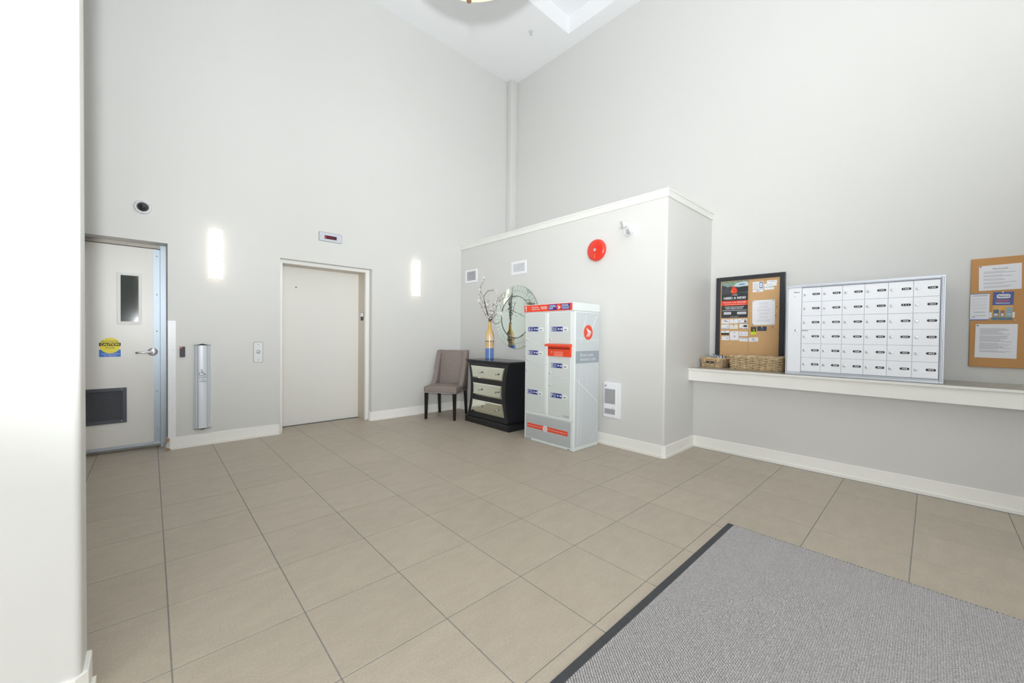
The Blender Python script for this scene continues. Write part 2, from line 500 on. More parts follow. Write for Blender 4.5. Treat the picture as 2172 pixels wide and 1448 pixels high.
wn = MB().box(-0.254, -0.226, -0.012, 0, 1.341, 1.880).box(-0.092, -0.066, -0.012, 0, 1.341, 1.880).box(-0.226, -0.092, -0.012, 0, 1.854, 1.880).box(-0.226, -0.092, -0.012, 0, 1.341, 1.371).build('window_frame', TRIM, d1, bevel=0.002, seg=1)
MB().box(-0.226, -0.092, -0.004, -0.001, 1.371, 1.854).build('pane', GLASSD, wn)
m = MB()
for k in range(1, 34): m.box(-0.226, -0.092, -0.0048, -0.004, 1.371 + k * 0.0145, 1.3718 + k * 0.0145)
for k in range(1, 10): m.box(-0.226 + k * 0.0142, -0.2254 + k * 0.0142, -0.0048, -0.004, 1.371, 1.854)
m.build('wire_mesh', mat('wire_grey', (112, 116, 110), 0.5), wn)['kind'] = 'stuff'
hd = MB().lathe([(0.043, 0), (0.043, 0.004), (0.036, 0.009), (0.015, 0.011), (0.013, 0.03), (0, 0.03)], 28, T(0.018, 0, 1.046) @ FRONT).build('handle', CHROME, d1, smooth=True)
MB().tube([(0.022, -0.04, 1.047), (-0.03, -0.048, 1.046), (-0.075, -0.05, 1.042), (-0.102, -0.048, 1.040)], [0.013, 0.011, 0.009, 0.009], 10).build('lever', CHROME, hd, smooth=True)
MB().tube([(-0.095, -0.0485, 1.0405), (-0.116, -0.047, 1.040)], 0.0098, 10).build('lever_tip', mat('lever_tip_grey', (120, 118, 112), 0.5), hd, smooth=True)
# louvre
lv = MB().box(-0.520, -0.490, -0.012, 0, 0.309, 0.676).box(-0.214, -0.184, -0.012, 0, 0.309, 0.676).box(-0.49, -0.214, -0.012, 0, 0.642, 0.676).box(-0.49, -0.214, -0.012, 0, 0.309, 0.343).build('louvre', mat('louvre_slate', (88, 92, 102), 0.5), d1)
MB().box(-0.49, -0.214, -0.002, 0, 0.343, 0.642).build('louvre_back', DARK, lv)
sl = MB().prism([(-0.0095, 0.0), (-0.0085, 0.0), (-0.002, 0.007), (-0.003, 0.007)], -0.49, -0.214, 'x').mesh('slat', mat('louvre_slat', (104, 106, 112), 0.5))
for k in range(30): inst('slat', sl, lv, (0, 0, 0.3435 + k * 0.0099))
for x in (-0.505, -0.222):
    for z in (0.327, 0.659): inst('rivet', rv, lv, (x, -0.012, z))
# caution sticker
st = MB().box(-0.384, -0.228, -0.0012, -0.0002, 1.001, 1.075).build('caution_sticker', CBLUE, d1, label='yellow and blue automatic door caution sticker')
def arcpoly(cx, cz, rx, rz, z0, z1, n=40):
    return [(cx + rx * math.cos(a), min(max(cz + rz * math.sin(a), z0), z1)) for a in [2 * PI * i / n for i in range(n)]]
MB().prism([(-0.306 + 0.0765 * math.cos(a), 1.118 + 0.08 * math.sin(a)) for a in [2 * PI * i / 40 for i in range(40)]], -0.0018, -0.0012, 'y').build('yellow_disc', YELL, st)
MB().box(-0.384, -0.228, -0.0024, -0.0018, 1.113, 1.147).build('black_band', BLACK, st)
text('AUTOMATIC', -0.368, -0.243, 1.155, 1.169, BLACK, st, y=-0.0024)
text('CAUTION', -0.374, -0.238, 1.118, 1.142, YELL, st, y=-0.0030, bold=0.03)
text('DOOR', -0.338, -0.272, 1.086, 1.102, BLACK, st, y=-0.0024)
text('ACTIVATE SWITCH', -0.372, -0.240, 1.026, 1.037, WHITE, st, y=-0.0024, bold=0.01)
text('TO OPERATE', -0.352, -0.260, 1.008, 1.019, WHITE, st, y=-0.0024, bold=0.01)

# ------------------------------------------------------------------ door_2 (lift)
d2 = bpy.data.objects.new('door_2', None); C.objects.link(d2); d2['kind'] = 'structure'
d2['label'] = 'pale beige lift door in a stepped steel frame'
m = MB()
m.box(1.19, 1.240, 5.655, 5.70, 0, 2.205).box(2.314, 2.365, 5.655, 5.70, 0, 2.205).box(1.240, 2.314, 5.655, 5.70, 2.163, 2.205)
m.build('frame', mat('lift_frame_white', (242, 241, 237), 0.3), d2, bevel=0.002, seg=1)
m = MB()
m.box(1.225, 1.240, 5.70, 5.93, 0, 2.178).box(2.314, 2.330, 5.70, 5.93, 0, 2.178).box(1.225, 2.330, 5.70, 5.93, 2.163, 2.178)
m.build('jamb', ELEVJ, d2)
MB().box(1.19, 2.365, 5.93, 5.97, 0.008, 2.25).build('door_panel', ELEV, d2)
MB().box(1.19, 2.365, 5.90, 5.97, -0.002, 0.004).build('sill', mat('sill_metal', (120, 118, 112), 0.4, metal=0.5), d2)
MB().lathe([(0.009, 0), (0.009, 0.003), (0, 0.003)], 12, T(1.462, 5.93, 1.894) @ FRONT).build('keyhole', BLACK, d2)
pl = MB().box(2.3115, 2.314, 5.735, 5.835, 1.465, 1.590).build('floor_marking_plate', BLACK, d2)
MB().box(2.3105, 2.3115, 5.742, 5.828, 1.525, 1.583).build('plate_face', CHROME, pl)
MB().prism([(5.775, 1.54), (5.782, 1.575), (5.79, 1.54)], 2.3097, 2.3105, 'x').build('symbol', BLACK, pl)

# ================================================================== FITTINGS ON THE BACK WALL
def sconce(x, label):
    t = thing('wall_sconce', label, 'wall light', (x, YA, 1.868), 0, 'opal wall sconces beside the lift')
    m = MB(); n = 12; w, d = 0.064, 0.085
    pts = [(w * math.sin(a), -0.03 - d * math.cos(a) + d * math.cos(1.15)) for a in [(-1.15 + 2.3 * i / n) for i in range(n + 1)]]
    pts = [(w * math.sin(-1.15 + 2.3 * i / n) / math.sin(1.15), -0.04 - 0.055 * math.cos((-1 + 2 * i / n) * PI / 2)) for i in range(n + 1)]
    inner = [(p[0] * 0.93, p[1] + 0.006) for p in pts]
    m.prism(pts + inner[::-1], 0, 0.552, 'z')
    m.build('glass_shade', LAMP, t, smooth=True)
    MB().box(-0.045, 0.045, -0.012, 0, 0.18, 0.37).build('back_plate', SATIN, t, bevel=0.003)
    for z in (0.22, 0.33):
        MB().lathe([(0.006, 0), (0.006, 0.05), (0.004, 0.056), (0, 0.058)], 10, T(0, -0.04, z) @ FRONT).build('lamp_holder', SATIN, t, smooth=True)
        MB().lathe([(0.008, 0), (0.008, 0.004), (0, 0.006)], 12, T(0, -0.0955, z) @ FRONT).build('screw_cap', SATIN, t, smooth=True)
    return t
sconce(0.543, 'lit opal glass wall sconce between the service door and the lift')
sconce(3.064, 'lit opal glass wall sconce right of the lift, above the chair')

t = thing('security_camera', 'round white dome security camera high above the service door', 'camera', (-0.054, YA, 2.544))
MB().lathe([(0.070, 0), (0.071, 0.012), (0.062, 0.026), (0.050, 0.030), (0.048, 0.024), (0.0, 0.024)], 36, FRONT).build('housing', WHITE, t, smooth=True)
MB().lathe([(0.047, 0.022), (0.044, 0.034), (0.036, 0.046), (0.022, 0.055), (0.0, 0.058)], 30, FRONT).build('dome', SMOKE, t, smooth=True)
for k in range(3):
    a = 0.5 + k * 2 * PI / 3
    MB().lathe([(0.004, 0), (0.004, 0.002), (0, 0.002)], 8, T(0.060 * math.cos(a), -0.0262, 0.060 * math.sin(a)) @ FRONT).build('screw', GREYP, t)

t = thing('floor_indicator', 'silver floor indicator plate with red display above the lift', 'indicator', (1.788, YA, 2.561))
MB().prism(rrect(-0.150, 0.150, -0.061, 0.061, 0.018), -0.004, 0, 'y').build('rim', BLACK, t)
MB().prism(rrect(-0.147, 0.147, -0.058, 0.058, 0.017), -0.007, -0.004, 'y').build('plate', SATIN, t)
ds = MB().box(-0.077, 0.077, -0.009, -0.007, -0.026, 0.020).build('display', mat('display_maroon', (88, 36, 50), 0.2), t)
text('1', -0.068, -0.058, -0.016, 0.010, mat('display_red', (220, 40, 60), 0.4, emit=0.6), ds, y=-0.0095)
MB().lathe([(0.005, 0), (0, 0.002)], 8, T(-0.12, -0.007, 0.004) @ FRONT).build('screw', GREYP, t)

t = thing('lift_call_plate', 'white lift call plate with one round button', 'button plate', (0.958, YA, 1.032))
MB().prism(rrect(-0.049, 0.049, -0.124, 0.124, 0.018), -0.003, 0, 'y').build('rim', BLACK, t)
MB().prism(rrect(-0.046, 0.046, -0.121, 0.121, 0.017), -0.006, -0.003, 'y').build('plate', WHITE, t)
MB().lathe([(0.019, 0), (0.019, 0.003), (0.016, 0.004), (0.016, 0.001), (0, 0.001)], 24, T(0, -0.006, 0.004) @ FRONT).build('button_ring', BLACK, t)
MB().lathe([(0.0155, 0), (0.0155, 0.005), (0, 0.006)], 24, T(0, -0.006, 0.004) @ FRONT).build('button', CHROME, t, smooth=True)
for z in (-0.095, 0.093):
    MB().lathe([(0.006, 0), (0, 0.002)], 8, T(0, -0.006, z) @ FRONT).build('screw', GREYP, t)

t = thing('card_reader', 'small black card reader with red light beside the push plate', 'card reader', (0.2555, YA, 1.05))
MB().box(-0.0225, 0.0225, -0.02, 0, -0.056, 0.056).build('body', mat('reader_black', (58, 60, 64), 0.5), t, bevel=0.004)
MB().box(-0.017, -0.006, -0.0212, -0.02, 0.042, 0.050).build('indicator_light', mat('reader_led', (255, 60, 50), 0.4, emit=2.0), t)

# push plate
t = thing('door_push_plate', 'tall silver push plate lettered push to open', 'push plate', (0.4255, YA, 0.195))
n = 16; prof = []
for i in range(n + 1):
    u = -1 + 2 * i / n
    prof.append((0.0745 * u, -0.022 - 0.020 * (1 - u * u)))
MB().prism(prof + [(0.0745, 0), (-0.0745, 0)], 0, 0.925, 'z').build('curved_plate', mat('push_plate_silver', (222, 227, 234), 0.38, metal=0.12), t, smooth=True)
m = MB()
for u in (-0.86, -0.62, -0.52, 0.52, 0.66, 0.86):
    x = 0.0745 * u; y = -0.022 - 0.020 * (1 - u * u)
    m.box(x - 0.0016, x + 0.0016, y - 0.0008, y + 0.002, 0.002, 0.923)
m.build('groove_line', mat('groove_grey', (140, 146, 156), 0.5), t)
for z0, z1, nm in ((0.925, 0.943, 'top'), (-0.014, 0.0, 'bottom')):
    cap = MB(); rows = 5
    for q in range(rows):                     # domed end cap, stepped towards its middle
        u = 1 - 0.94 * (q / (rows - 1)) ** 0.6; zq = (z0 + (z1 - z0) * q / rows, z0 + (z1 - z0) * (q + 1) / rows) if nm == 'top' else (z1 - (z1 - z0) * (q + 1) / rows, z1 - (z1 - z0) * q / rows)
        cap.prism([(p[0] * 1.015 * u, p[1] - 0.002) for p in prof] + [(0.0757 * u, 0), (-0.0757 * u, 0)], zq[0], zq[1], 'z')
    cap.build('end_cap', mat('end_cap_black', (40, 41, 44), 0.4), t)
text('PUSH', -0.029, 0.029, 0.562, 0.578, BLACK, t, y=-0.0432)
text('TO', -0.013, 0.013, 0.539, 0.555, BLACK, t, y=-0.0432)
text('OPEN', -0.029, 0.029, 0.516, 0.532, BLACK, t, y=-0.0432)
m = MB()
m.tube([(-0.008 + 0.022 * math.cos(a), -0.0436, 0.607 + 0.019 * math.sin(a)) for a in [math.radians(110 + 235 * i / 18) for i in range(19)]], 0.0024, 5)
m.tube([(-0.008, -0.0436, 0.645), (-0.006, -0.0436, 0.615), (0.013, -0.0436, 0.613), (0.024, -0.0436, 0.595), (0.030, -0.0436, 0.598)], 0.0026, 5)
m.tube([(-0.007, -0.0436, 0.629), (0.009, -0.0436, 0.628)], 0.002, 5)
m.sphere((-0.0085, -0.0436, 0.653), 0.0052, 10, 6, (1, 0.3, 1))
m.build('wheelchair_symbol', BLACK, t)

# corner guard
t = thing('corner_guard', 'white metal corner guard on the wall beside the service door', 'corner guard', (0, 0, 0))
MB().box(0.135, 0.201, 5.5525, YA, 0.129, 1.386).box(0.1345, 0.137, 5.5525, 5.60, 0.129, 1.386).build('angle', WHITEMET, t)
for z in (1.07, 0.76, 0.44):
    MB().lathe([(0.003, 0), (0, 0.0015)], 8, T(0.178, 5.5525, z) @ FRONT).build('screw', GREYP, t)

# ================================================================== FITTINGS ON THE ENCLOSURE
def on_b(y, z, x=XB): return (x, y, z)

def vent(name, label, y, z, w, h, grid):
    t = thing(name, label, 'vent', on_b(y, z), RZ, 'white wall vents on the enclosure')
    bw = 0.036
    MB().box(-w / 2, -w / 2 + bw, -0.012, 0, -h / 2, h / 2).box(w / 2 - bw, w / 2, -0.012, 0, -h / 2, h / 2).box(-w / 2 + bw, w / 2 - bw, -0.012, 0, h / 2 - bw, h / 2).box(-w / 2 + bw, w / 2 - bw, -0.012, 0, -h / 2, -h / 2 + bw).build('frame', WHITEMET, t)
    MB().box(-w / 2 + bw, w / 2 - bw, -0.002, -0.0005, -h / 2 + bw, h / 2 - bw).build('backing', mat('vent_dark', (92, 94, 104), 0.9), t)
    hh = h - 2 * bw; k = 8
    sl = MB().prism([(-0.011, -0.001), (-0.0098, -0.001), (-0.003, hh / k * 0.55), (-0.0042, hh / k * 0.55)], -w / 2 + bw, w / 2 - bw, 'x').mesh('slat', WHITEMET)
    for i in range(k): inst('slat', sl, t, (0, 0, -h / 2 + bw + hh * i / k))
    if grid:
        sv = MB().box(-0.0016, 0.0016, -0.0118, -0.006, -h / 2 + bw, h / 2 - bw).mesh('fin', WHITEMET)
        for i in range(1, 12): inst('fin', sv, t, (-w / 2 + bw + (w - 2 * bw) * i / 12, 0, 0))
vent('wall_vent', 'smaller white wall vent with plain slats, nearest the corner', 5.246, 2.248, 0.315, 0.218, False)
vent('wall_vent', 'white wall vent with crossed fins above the round mirror', 4.102, 2.252, 0.306, 0.192, True)

# round mirror
t = thing('wall_mirror', 'round mirror with a border of small mirror tiles', 'mirror', on_b(4.150, 1.535), RZ)
MB().lathe([(0.455, 0.0), (0.46, 0.004), (0.46, 0.010), (0.0, 0.010)], 64, FRONT).build('backing', mat('mirror_backing', (40, 44, 42), 0.6), t)
MB().lathe([(0.303, 0.010), (0.303, 0.020), (0.292, 0.023), (0.0, 0.023)], 64, FRONT).build('centre_glass', MIRROR, t)
MB().lathe([(0.311, 0.010), (0.311, 0.022), (0.303, 0.022), (0.303, 0.010)], 64, FRONT).build('bead', mat('bead_dark', (56, 62, 58), 0.3), t, smooth=True)
N = 44
for ring, (r0, r1, z0, z1) in enumerate(((0.312, 0.384, 0.024, 0.019), (0.386, 0.459, 0.019, 0.0115))):
    a = PI / N * 0.955
    def pol(rr, s): return (rr * math.sin(s), rr * math.cos(s))
    top = [pol(r0, -a), pol(r0, a), pol(r1, a), pol(r1, -a)]
    zs = [z0, z0, z1, z1]
    mbt = MB(); vv = [(p[0], -z, p[1]) for p, z in zip(top, zs)] + [(p[0], -0.0095, p[1]) for p in top]
    mbt.add(vv, [(0, 1, 2, 3), (7, 6, 5, 4), (0, 4, 5, 1), (1, 5, 6, 2), (2, 6, 7, 3), (3, 7, 4, 0)])
    me = mbt.mesh('mirror_tile', MIRROR)
    for k in range(N): inst('mirror_tile', me, t, (0, 0, 0), (0, 2 * PI * k / N + (0.01 if ring else 0), 0))

# fire bell
t = thing('fire_alarm_bell', 'round red fire alarm bell on the enclosure wall', 'alarm bell', on_b(2.738, 2.291), RZ)
MB().box(-0.05, 0.05, -0.03, 0, -0.05, 0.05).build('back_box', RED, t, bevel=0.004)
MB().lathe([(0.128, 0.026), (0.130, 0.030), (0.127, 0.046), (0.116, 0.060), (0.095, 0.068), (0.02, 0.071), (0, 0.071), ], 48, FRONT).build('gong', RED, t, smooth=True)
MB().lathe([(0.018, 0.070), (0.018, 0.076), (0.012, 0.078), (0.011, 0.084), (0, 0.085)], 16, FRONT).build('centre_bolt', CHROME, t, smooth=True)
MB().box(-0.0015, 0.0015, -0.0725, -0.071, -0.10, -0.05).build('nameplate', mat('brass_line', (236, 190, 110), 0.4), t)

# emergency light
t = thing('emergency_light', 'white twin-head emergency light near the top of the enclosure', 'emergency light', on_b(2.294, 2.465), RZ)
MB().lathe([(0.058, 0), (0.058, 0.014), (0.052, 0.022), (0.0, 0.024)], 32, FRONT).build('base', WHITE, t, smooth=True)
for (hx, hz, dx, dz, yy) in ((-0.062, 0.045, -0.6, -0.30, -0.075), (0.012, -0.048, -0.10, -0.45, -0.085)):
    d = Vector((dx, -1.0, dz)).normalized()
    M = T(hx, yy, hz) @ d.to_track_quat('Z', 'Y').to_matrix().to_4x4()
    h = MB().lathe([(0.012, -0.045), (0.022, -0.040), (0.034, -0.005), (0.041, 0.022), (0.041, 0.028), (0.036, 0.028), (0.033, 0.022), (0, 0.022)], 28, M).build('lamp_head', WHITE, t, smooth=True)
    MB().lathe([(0.033, 0.0225), (0.026, 0.027), (0.012, 0.030), (0, 0.031)], 20, M).build('lens', CHROME, h, smooth=True)
    e = M @ Vector((0, 0, -0.03))
    MB().tube([(hx * 0.35, -0.02, hz * 0.35), ((hx * 0.5 + e.x) / 2, -0.04, (hz * .5 + e.z) / 2), tuple(e)], 0.011, 10).build('swivel_arm', WHITE, t, smooth=True)

# heater
t = thing('wall_heater', 'white fan heater set low in the enclosure wall', 'heater', on_b(2.513, 0.533), RZ)
W2, H2 = 0.113, 0.205
MB().box(-W2, W2, -0.022, 0, -H2, H2).build('housing', WHITEMET, t, bevel=0.006)
MB().box(-W2 + 0.008, W2 - 0.05, -0.026, -0.02, -H2 + 0.01, H2 - 0.008).build('front_panel', WHITEMET, t, bevel=0.003)
gr = mat('heater_grille_dark', (128, 126, 126), 0.7)
for (z0, z1, nsl) in ((-0.045, 0.125, 22), (-0.165, -0.105, 8)):
    g = MB().box(-0.089, 0.051, -0.0275, -0.0258, z0, z1).build('grille', gr, t)
    me = MB().box(-0.089, 0.051, -0.0295, -0.0275, 0, (z1 - z0) / nsl * 0.45).mesh('slat', mat('heater_slat', (206, 206, 208), 0.5))
    for k in range(nsl): inst('slat', me, g, (0, 0, z0 + (z1 - z0) * k / nsl))
MB().lathe([(0.014, 0), (0.013, 0.010), (0, 0.011)], 20, T(-0.075, -0.026, 0.163) @ FRONT).build('thermostat_knob', mat('knob_grey', (186, 192, 192), 0.4), t, smooth=True)
MB().lathe([(0.0045, 0), (0, 0.002)], 10, T(0.012, -0.026, -0.092) @ FRONT).build('maker_badge', GREYP, t)
bars(t, [(0.020, 0.04, -0.0945, -0.0915)], GREYP, y=-0.026)

# ================================================================== PARCEL LOCKER
t = thing('parcel_locker', 'grey post office parcel locker with red header', 'parcel locker', (3.385, 3.0275, 0), RZ)
LB = mat('locker_shell_pale', (228, 234, 233), 0.35)
LD = mat('locker_door_grey', (208, 213, 211), 0.4)
LP = mat('locker_film_grey', (204, 210, 213), 0.35)
HW = 0.3825
MB().box(-HW, HW, 0.0, 0.455, 0, 1.545).build('body', LB, t, bevel=0.008)
MB().box(-HW - 0.008, HW + 0.004, -0.012, 0.459, 1.545, 1.638).build('header', LB, t, bevel=0.006)
hp = MB().box(-HW - 0.006, 0.352, -0.0145, -0.012, 1.552, 1.632).build('header_sign', REDP, t)
MB().prism([(-0.352, 1.562), (-0.352, 1.622), (-0.361, 1.622), (-0.374, 1.610), (-0.374, 1.599), (-0.363, 1.606), (-0.363, 1.562)], -0.0152, -0.0145, 'y').build('number', WHITE, hp)
text('Parcel locker', -0.262, -0.152, 1.597, 1.614, WHITE, hp, y=-0.0152, bold=0.01)
text('Armoire à colis', -0.262, -0.132, 1.573, 1.592, WHITE, hp, y=-0.0152, bold=0.01)
bars(hp, [(-0.115, -0.02, 1.602, 1.607), (-0.115, -0.018, 1.593, 1.598), (-0.105, -0.02, 1.580, 1.585)], WHITE, y=-0.0148)
bb = MB().box(0.008, 0.323, -0.0155, -0.0145, 1.562, 1.626).build('post_emblem', BLUEP, t)
bars(bb, [(0.008, 0.323, 1.5935, 1.5955)], WHITE, y=-0.0156)
text('CANADA', 0.020, 0.118, 1.600, 1.618, WHITE, bb, y=-0.0162, bold=0.02)
text('POST', 0.020, 0.078, 1.570, 1.588, WHITE, bb, y=-0.0162, bold=0.02)
text('POSTES', 0.206, 0.298, 1.600, 1.618, WHITE, bb, y=-0.0162, bold=0.02)
text('CANADA', 0.206, 0.310, 1.570, 1.588, WHITE, bb, y=-0.0162, bold=0.02)
MB().prism(circ(0.163, 1.594, 0.036), -0.0172, -0.0155, 'y').build('red_disc', REDP, bb)


def wing(cx, cz, s, M=None, y0=-0.0181, y1=-0.0172, side=False):
    m = MB()
    polys = [[(-0.55, 0.62), (0.85, -0.05), (0.62, -0.10), (-0.12, -0.10)]]
    for k in range(4):
        z = -0.16 - 0.155 * k
        polys.append([(-0.20 - 0.11 * k, z - 0.10), (-0.10 - 0.11 * k, z), (0.78 - 0.12 * k, z), (0.70 - 0.12 * k, z - 0.10)])
    for p in polys:
        m.prism([(cx + a * s, cz + b * s) for a, b in p], y0, y1, 'x' if side else 'y')
    return m
wing(0.163, 1.594, 0.030).build('wing_mark', WHITE, bb)

doors = [('A', -0.366, -0.0415, 1.168, 1.530, 1.345, 1.224), ('B', -0.366, -0.0415, 0.934, 1.162, 1.064, 0.983), ('C', -0.366, -0.0415, 0.352, 0.928, 0.590, 0.845),
         ('D', 0.0065, 0.3325, 1.180, 1.530, 1.345, 1.228), ('E', 0.0065, 0.3325, 0.808, 1.028, 0.931, 0.845), ('F', 0.0065, 0.3325, 0.352, 0.802, 0.590, 0.708)]
for nm, x0, x1, z0, z1, zl, zk in doors:
    d = MB().box(x0 + 0.003, x1 - 0.003, -0.006, 0.0, z0, z1).build('door', LD, t, bevel=0.002, seg=1)
    lb = MB().box(x0 + 0.044, x0 + 0.206, -0.0075, -0.006, zl - 0.026, zl + 0.026).build('door_label', BLUEP, d)
    # all print of the label joins the label's own door
    text(nm, x0 + 0.050, x0 + 0.078, zl - 0.020, zl + 0.020, WHITE, d, y=-0.0082, bold=0.02)
    m = MB()
    for k in range(4): m.box(x0 + 0.084, x0 + (0.118 if k % 2 else 0.126), -0.0081, -0.0075, zl + 0.012 - 0.010 * k, zl + 0.015 - 0.010 * k)
    m.box(x0 + 0.148, x0 + 0.186, -0.0081, -0.0075, zl - 0.003, zl + 0.003)
    m.prism(circ(x0 + 0.192, zl, 0.011, 14), -0.0081, -0.0075, 'y').prism(circ(x0 + 0.148, zl + 0.001, 0.010, 12), -0.0081, -0.0075, 'y')
    m.build('key_print', WHITE, d)
    ks = MB().box(x0 + 0.217, x0 + 0.288, -0.010, -0.006, zl - 0.028, zl + 0.018).build('key_slot', WHITE, d, bevel=0.002, seg=1)
    MB().prism([(x0 + 0.230, zl - 0.012), (x0 + 0.236, zl - 0.004), (x0 + 0.268, zl - 0.004), (x0 + 0.270, zl - 0.012)], -0.0106, -0.010, 'y').build('slot_mouth', BLACK, d)
    MB().lathe([(0.014, 0), (0.014, 0.005), (0.010, 0.008), (0.009, 0.011), (0, 0.011)], 18, T(x0 + 0.030, -0.006, zk) @ FRONT).build('lock', CHROME, d, smooth=True)
MB().box(-0.030, -0.004, -0.010, 0.0, 0.335, 1.535).build('centre_post', LB, t, bevel=0.004)
MB().box(-0.37, 0.335, -0.009, 0.0, 0.330, 0.347).build('lower_rail', LB, t, bevel=0.003)
# red letter slot
sl = MB().box(0.010, 0.340, -0.022, 0.0, 1.036, 1.150).build('letter_slot', REDP, t, bevel=0.004)
MB().prism([(-0.060, 1.150), (-0.060, 1.160), (-0.045, 1.174), (0.0, 1.178), (0.0, 1.150)], -0.010, 0.345, 'x').build('hood', REDP, sl)
MB().box(0.02, 0.33, -0.0235, -0.022, 1.118, 1.138).build('mouth', mat('slot_shadow_red', (150, 40, 26), 0.7), sl)
bars(sl, [(0.06, 0.11, 1.1775, 1.1785)], WHITE, y=-0.02)
bars(sl, [(0.105, 0.235, 1.089 - 0.006 * k, 1.0915 - 0.006 * k) for k in range(4)] + [(0.105, 0.235, 1.060 - 0.006 * k, 1.0625 - 0.006 * k) for k in range(4)], mat('slot_print', (246, 170, 150), 0.6), y=-0.022)
MB().lathe([(0.009, 0), (0.009, 0.004), (0, 0.005)], 14, T(0.072, -0.022, 1.083) @ FRONT).build('lock', CHROME, sl, smooth=True)
text('Canadä', 0.235, 0.318, 0.366, 0.390, mat('wordmark_grey', (110, 112, 112), 0.6), t, y=-0.0068)
# lower panel and slogan band
lp = MB().box(-0.352, 0.345, -0.007, 0.0, 0.036, 0.318).build('lower_panel', mat('locker_lower_grey', (182, 186, 188), 0.4), t, bevel=0.002, seg=1)
sb = MB().box(-0.323, 0.305, -0.0085, -0.007, 0.157, 0.209).build('slogan_band', REDP, t)
text('Delivering the online world', -0.308, -0.078, 0.174, 0.192, WHITE, sb, y=-0.0092)
text("Du monde en ligne jusqu'à vous", 0.018, 0.290, 0.172, 0.194, WHITE, sb, y=-0.0092)
cd = MB().prism(circ(-0.030, 0.182, 0.036, 28), -0.0098, -0.0085, 'y').build('cart_disc', WHITE, sb)
m = MB()
m.tube([(-0.052, -0.0104, 0.200), (-0.044, -0.0104, 0.198), (-0.038, -0.0104, 0.172), (-0.014, -0.0104, 0.172), (-0.008, -0.0104, 0.194), (-0.043, -0.0104, 0.194)], 0.0018, 4)
m.sphere((-0.034, -0.0104, 0.163), 0.004, 8, 5).sphere((-0.017, -0.0104, 0.163), 0.004, 8, 5)
m.build('cart_symbol', REDP, sb)
bars(t, [(-0.362 + 0.013 * k, -0.353 + 0.013 * k, 0.010, 0.024) for k in range(8)], mat('serial_grey', (96, 98, 98), 0.6), y=-0.0001, name='serial_number')
bars(t, [(0.30 + 0.013 * k, 0.308 + 0.013 * k, 0.010, 0.020) for k in range(3)], mat('serial_grey', (96, 98, 98)), y=-0.0001, name='serial_number')
for k in (0, 1): MB().lathe([(0.004, 0), (0, 0.003)], 8, T(0.346 + 0.014 * k, -0.001, 0.326) @ FRONT).build('rivet', GREYP, t)
# side film
sp = MB().box(HW - 0.001, HW + 0.0015, 0.016, 0.450, 0.045, 1.532).build('side_film', LP, t)
m = MB(); xs = HW + 0.0015
RAYN = [0]
def ray_strip(y0, z0, y1, z1, w):
    RAYN[0] += 1
    d = Vector((y1 - y0, z1 - z0)).normalized() * w / 2; nrm = Vector((-d.y, d.x))
    m.prism([(y0 + nrm.x, z0 + nrm.y), (y1 + nrm.x, z1 + nrm.y), (y1 - nrm.x, z1 - nrm.y), (y0 - nrm.x, z0 - nrm.y)], xs, xs + 0.0002 + 0.00006 * RAYN[0], 'x')
for a in ((0.02, 0.80, 0.445, 0.50, 0.008), (0.06, 0.06, 0.10, 0.96, 0.007), (0.12, 0.10, 0.14, 0.96, 0.004), (0.30, 0.06, 0.445, 0.22, 0.006), (0.10, 1.20, 0.20, 1.50, 0.008), (0.22, 1.20, 0.40, 1.50, 0.012), (0.02, 1.25, 0.445, 1.22, 0.005), (0.38, 0.96, 0.445, 0.90, 0.008), (0.2, 0.96, 0.23, 0.70, 0.004)):
    ray_strip(*a)
m.build('light_rays', mat('locker_film_light', (228, 233, 235), 0.35), sp)
MB().prism([(0.238 + 0.082 * math.cos(a), 1.310 + 0.084 * math.sin(a)) for a in [2 * PI * i / 36 for i in range(36)]], xs, xs + 0.001, 'x').build('red_disc', REDP, sp)
wing(0.238, 1.318, 0.072, y0=xs + 0.001, y1=xs + 0.0016, side=True).build('wing_mark', WHITE, sp)
MB().box(xs, xs + 0.0008, 0.016, 0.450, 0.967, 1.102).build('name_band', mat('locker_band_slate', (156, 166, 176), 0.4), sp)
text('Parcel Locker', 0.095, 0.346, 1.041, 1.078, WHITE, sp, y=xs + 0.0014, side=True)
text('Armoire à colis', 0.095, 0.385, 0.992, 1.031, WHITE, sp, y=xs + 0.0014, side=True)

# ================================================================== CHEST OF DRAWERS
t = thing('chest_of_drawers', 'black waisted chest of three mirrored drawers', 'chest of drawers', (3.42, 4.213, 0), RZ)
def hw(z):
    u = (z - 0.51) / 0.37
    return 0.377 + 0.060 * u * u
zz = [0.13 + (0.885 - 0.13) * i / 20 for i in range(21)]
poly = [(hw(z), z) for z in zz] + [(-hw(z), z) for z in zz[::-1]]
MB().prism(poly, 0.022, 0.44, 'y').build('body', EBONY, t, smooth=True)
MB().box(-0.482, 0.482, 0.0, 0.47, 0.0, 0.088).build('base', EBONY, t, bevel=0.006)
MB().box(-0.440, 0.440, 0.012, 0.45, 0.088, 0.132).build('base_moulding', EBONY, t, bevel=0.010)
MB().box(-0.478, 0.478, -0.008, 0.465, 0.893, 0.916).build('top', mat('black_lacquer_top', (44, 44, 50), 0.22), t, bevel=0.007)
MB().box(-0.452, 0.452, 0.006, 0.45, 0.872, 0.893).build('top_moulding', EBONY, t, bevel=0.006)
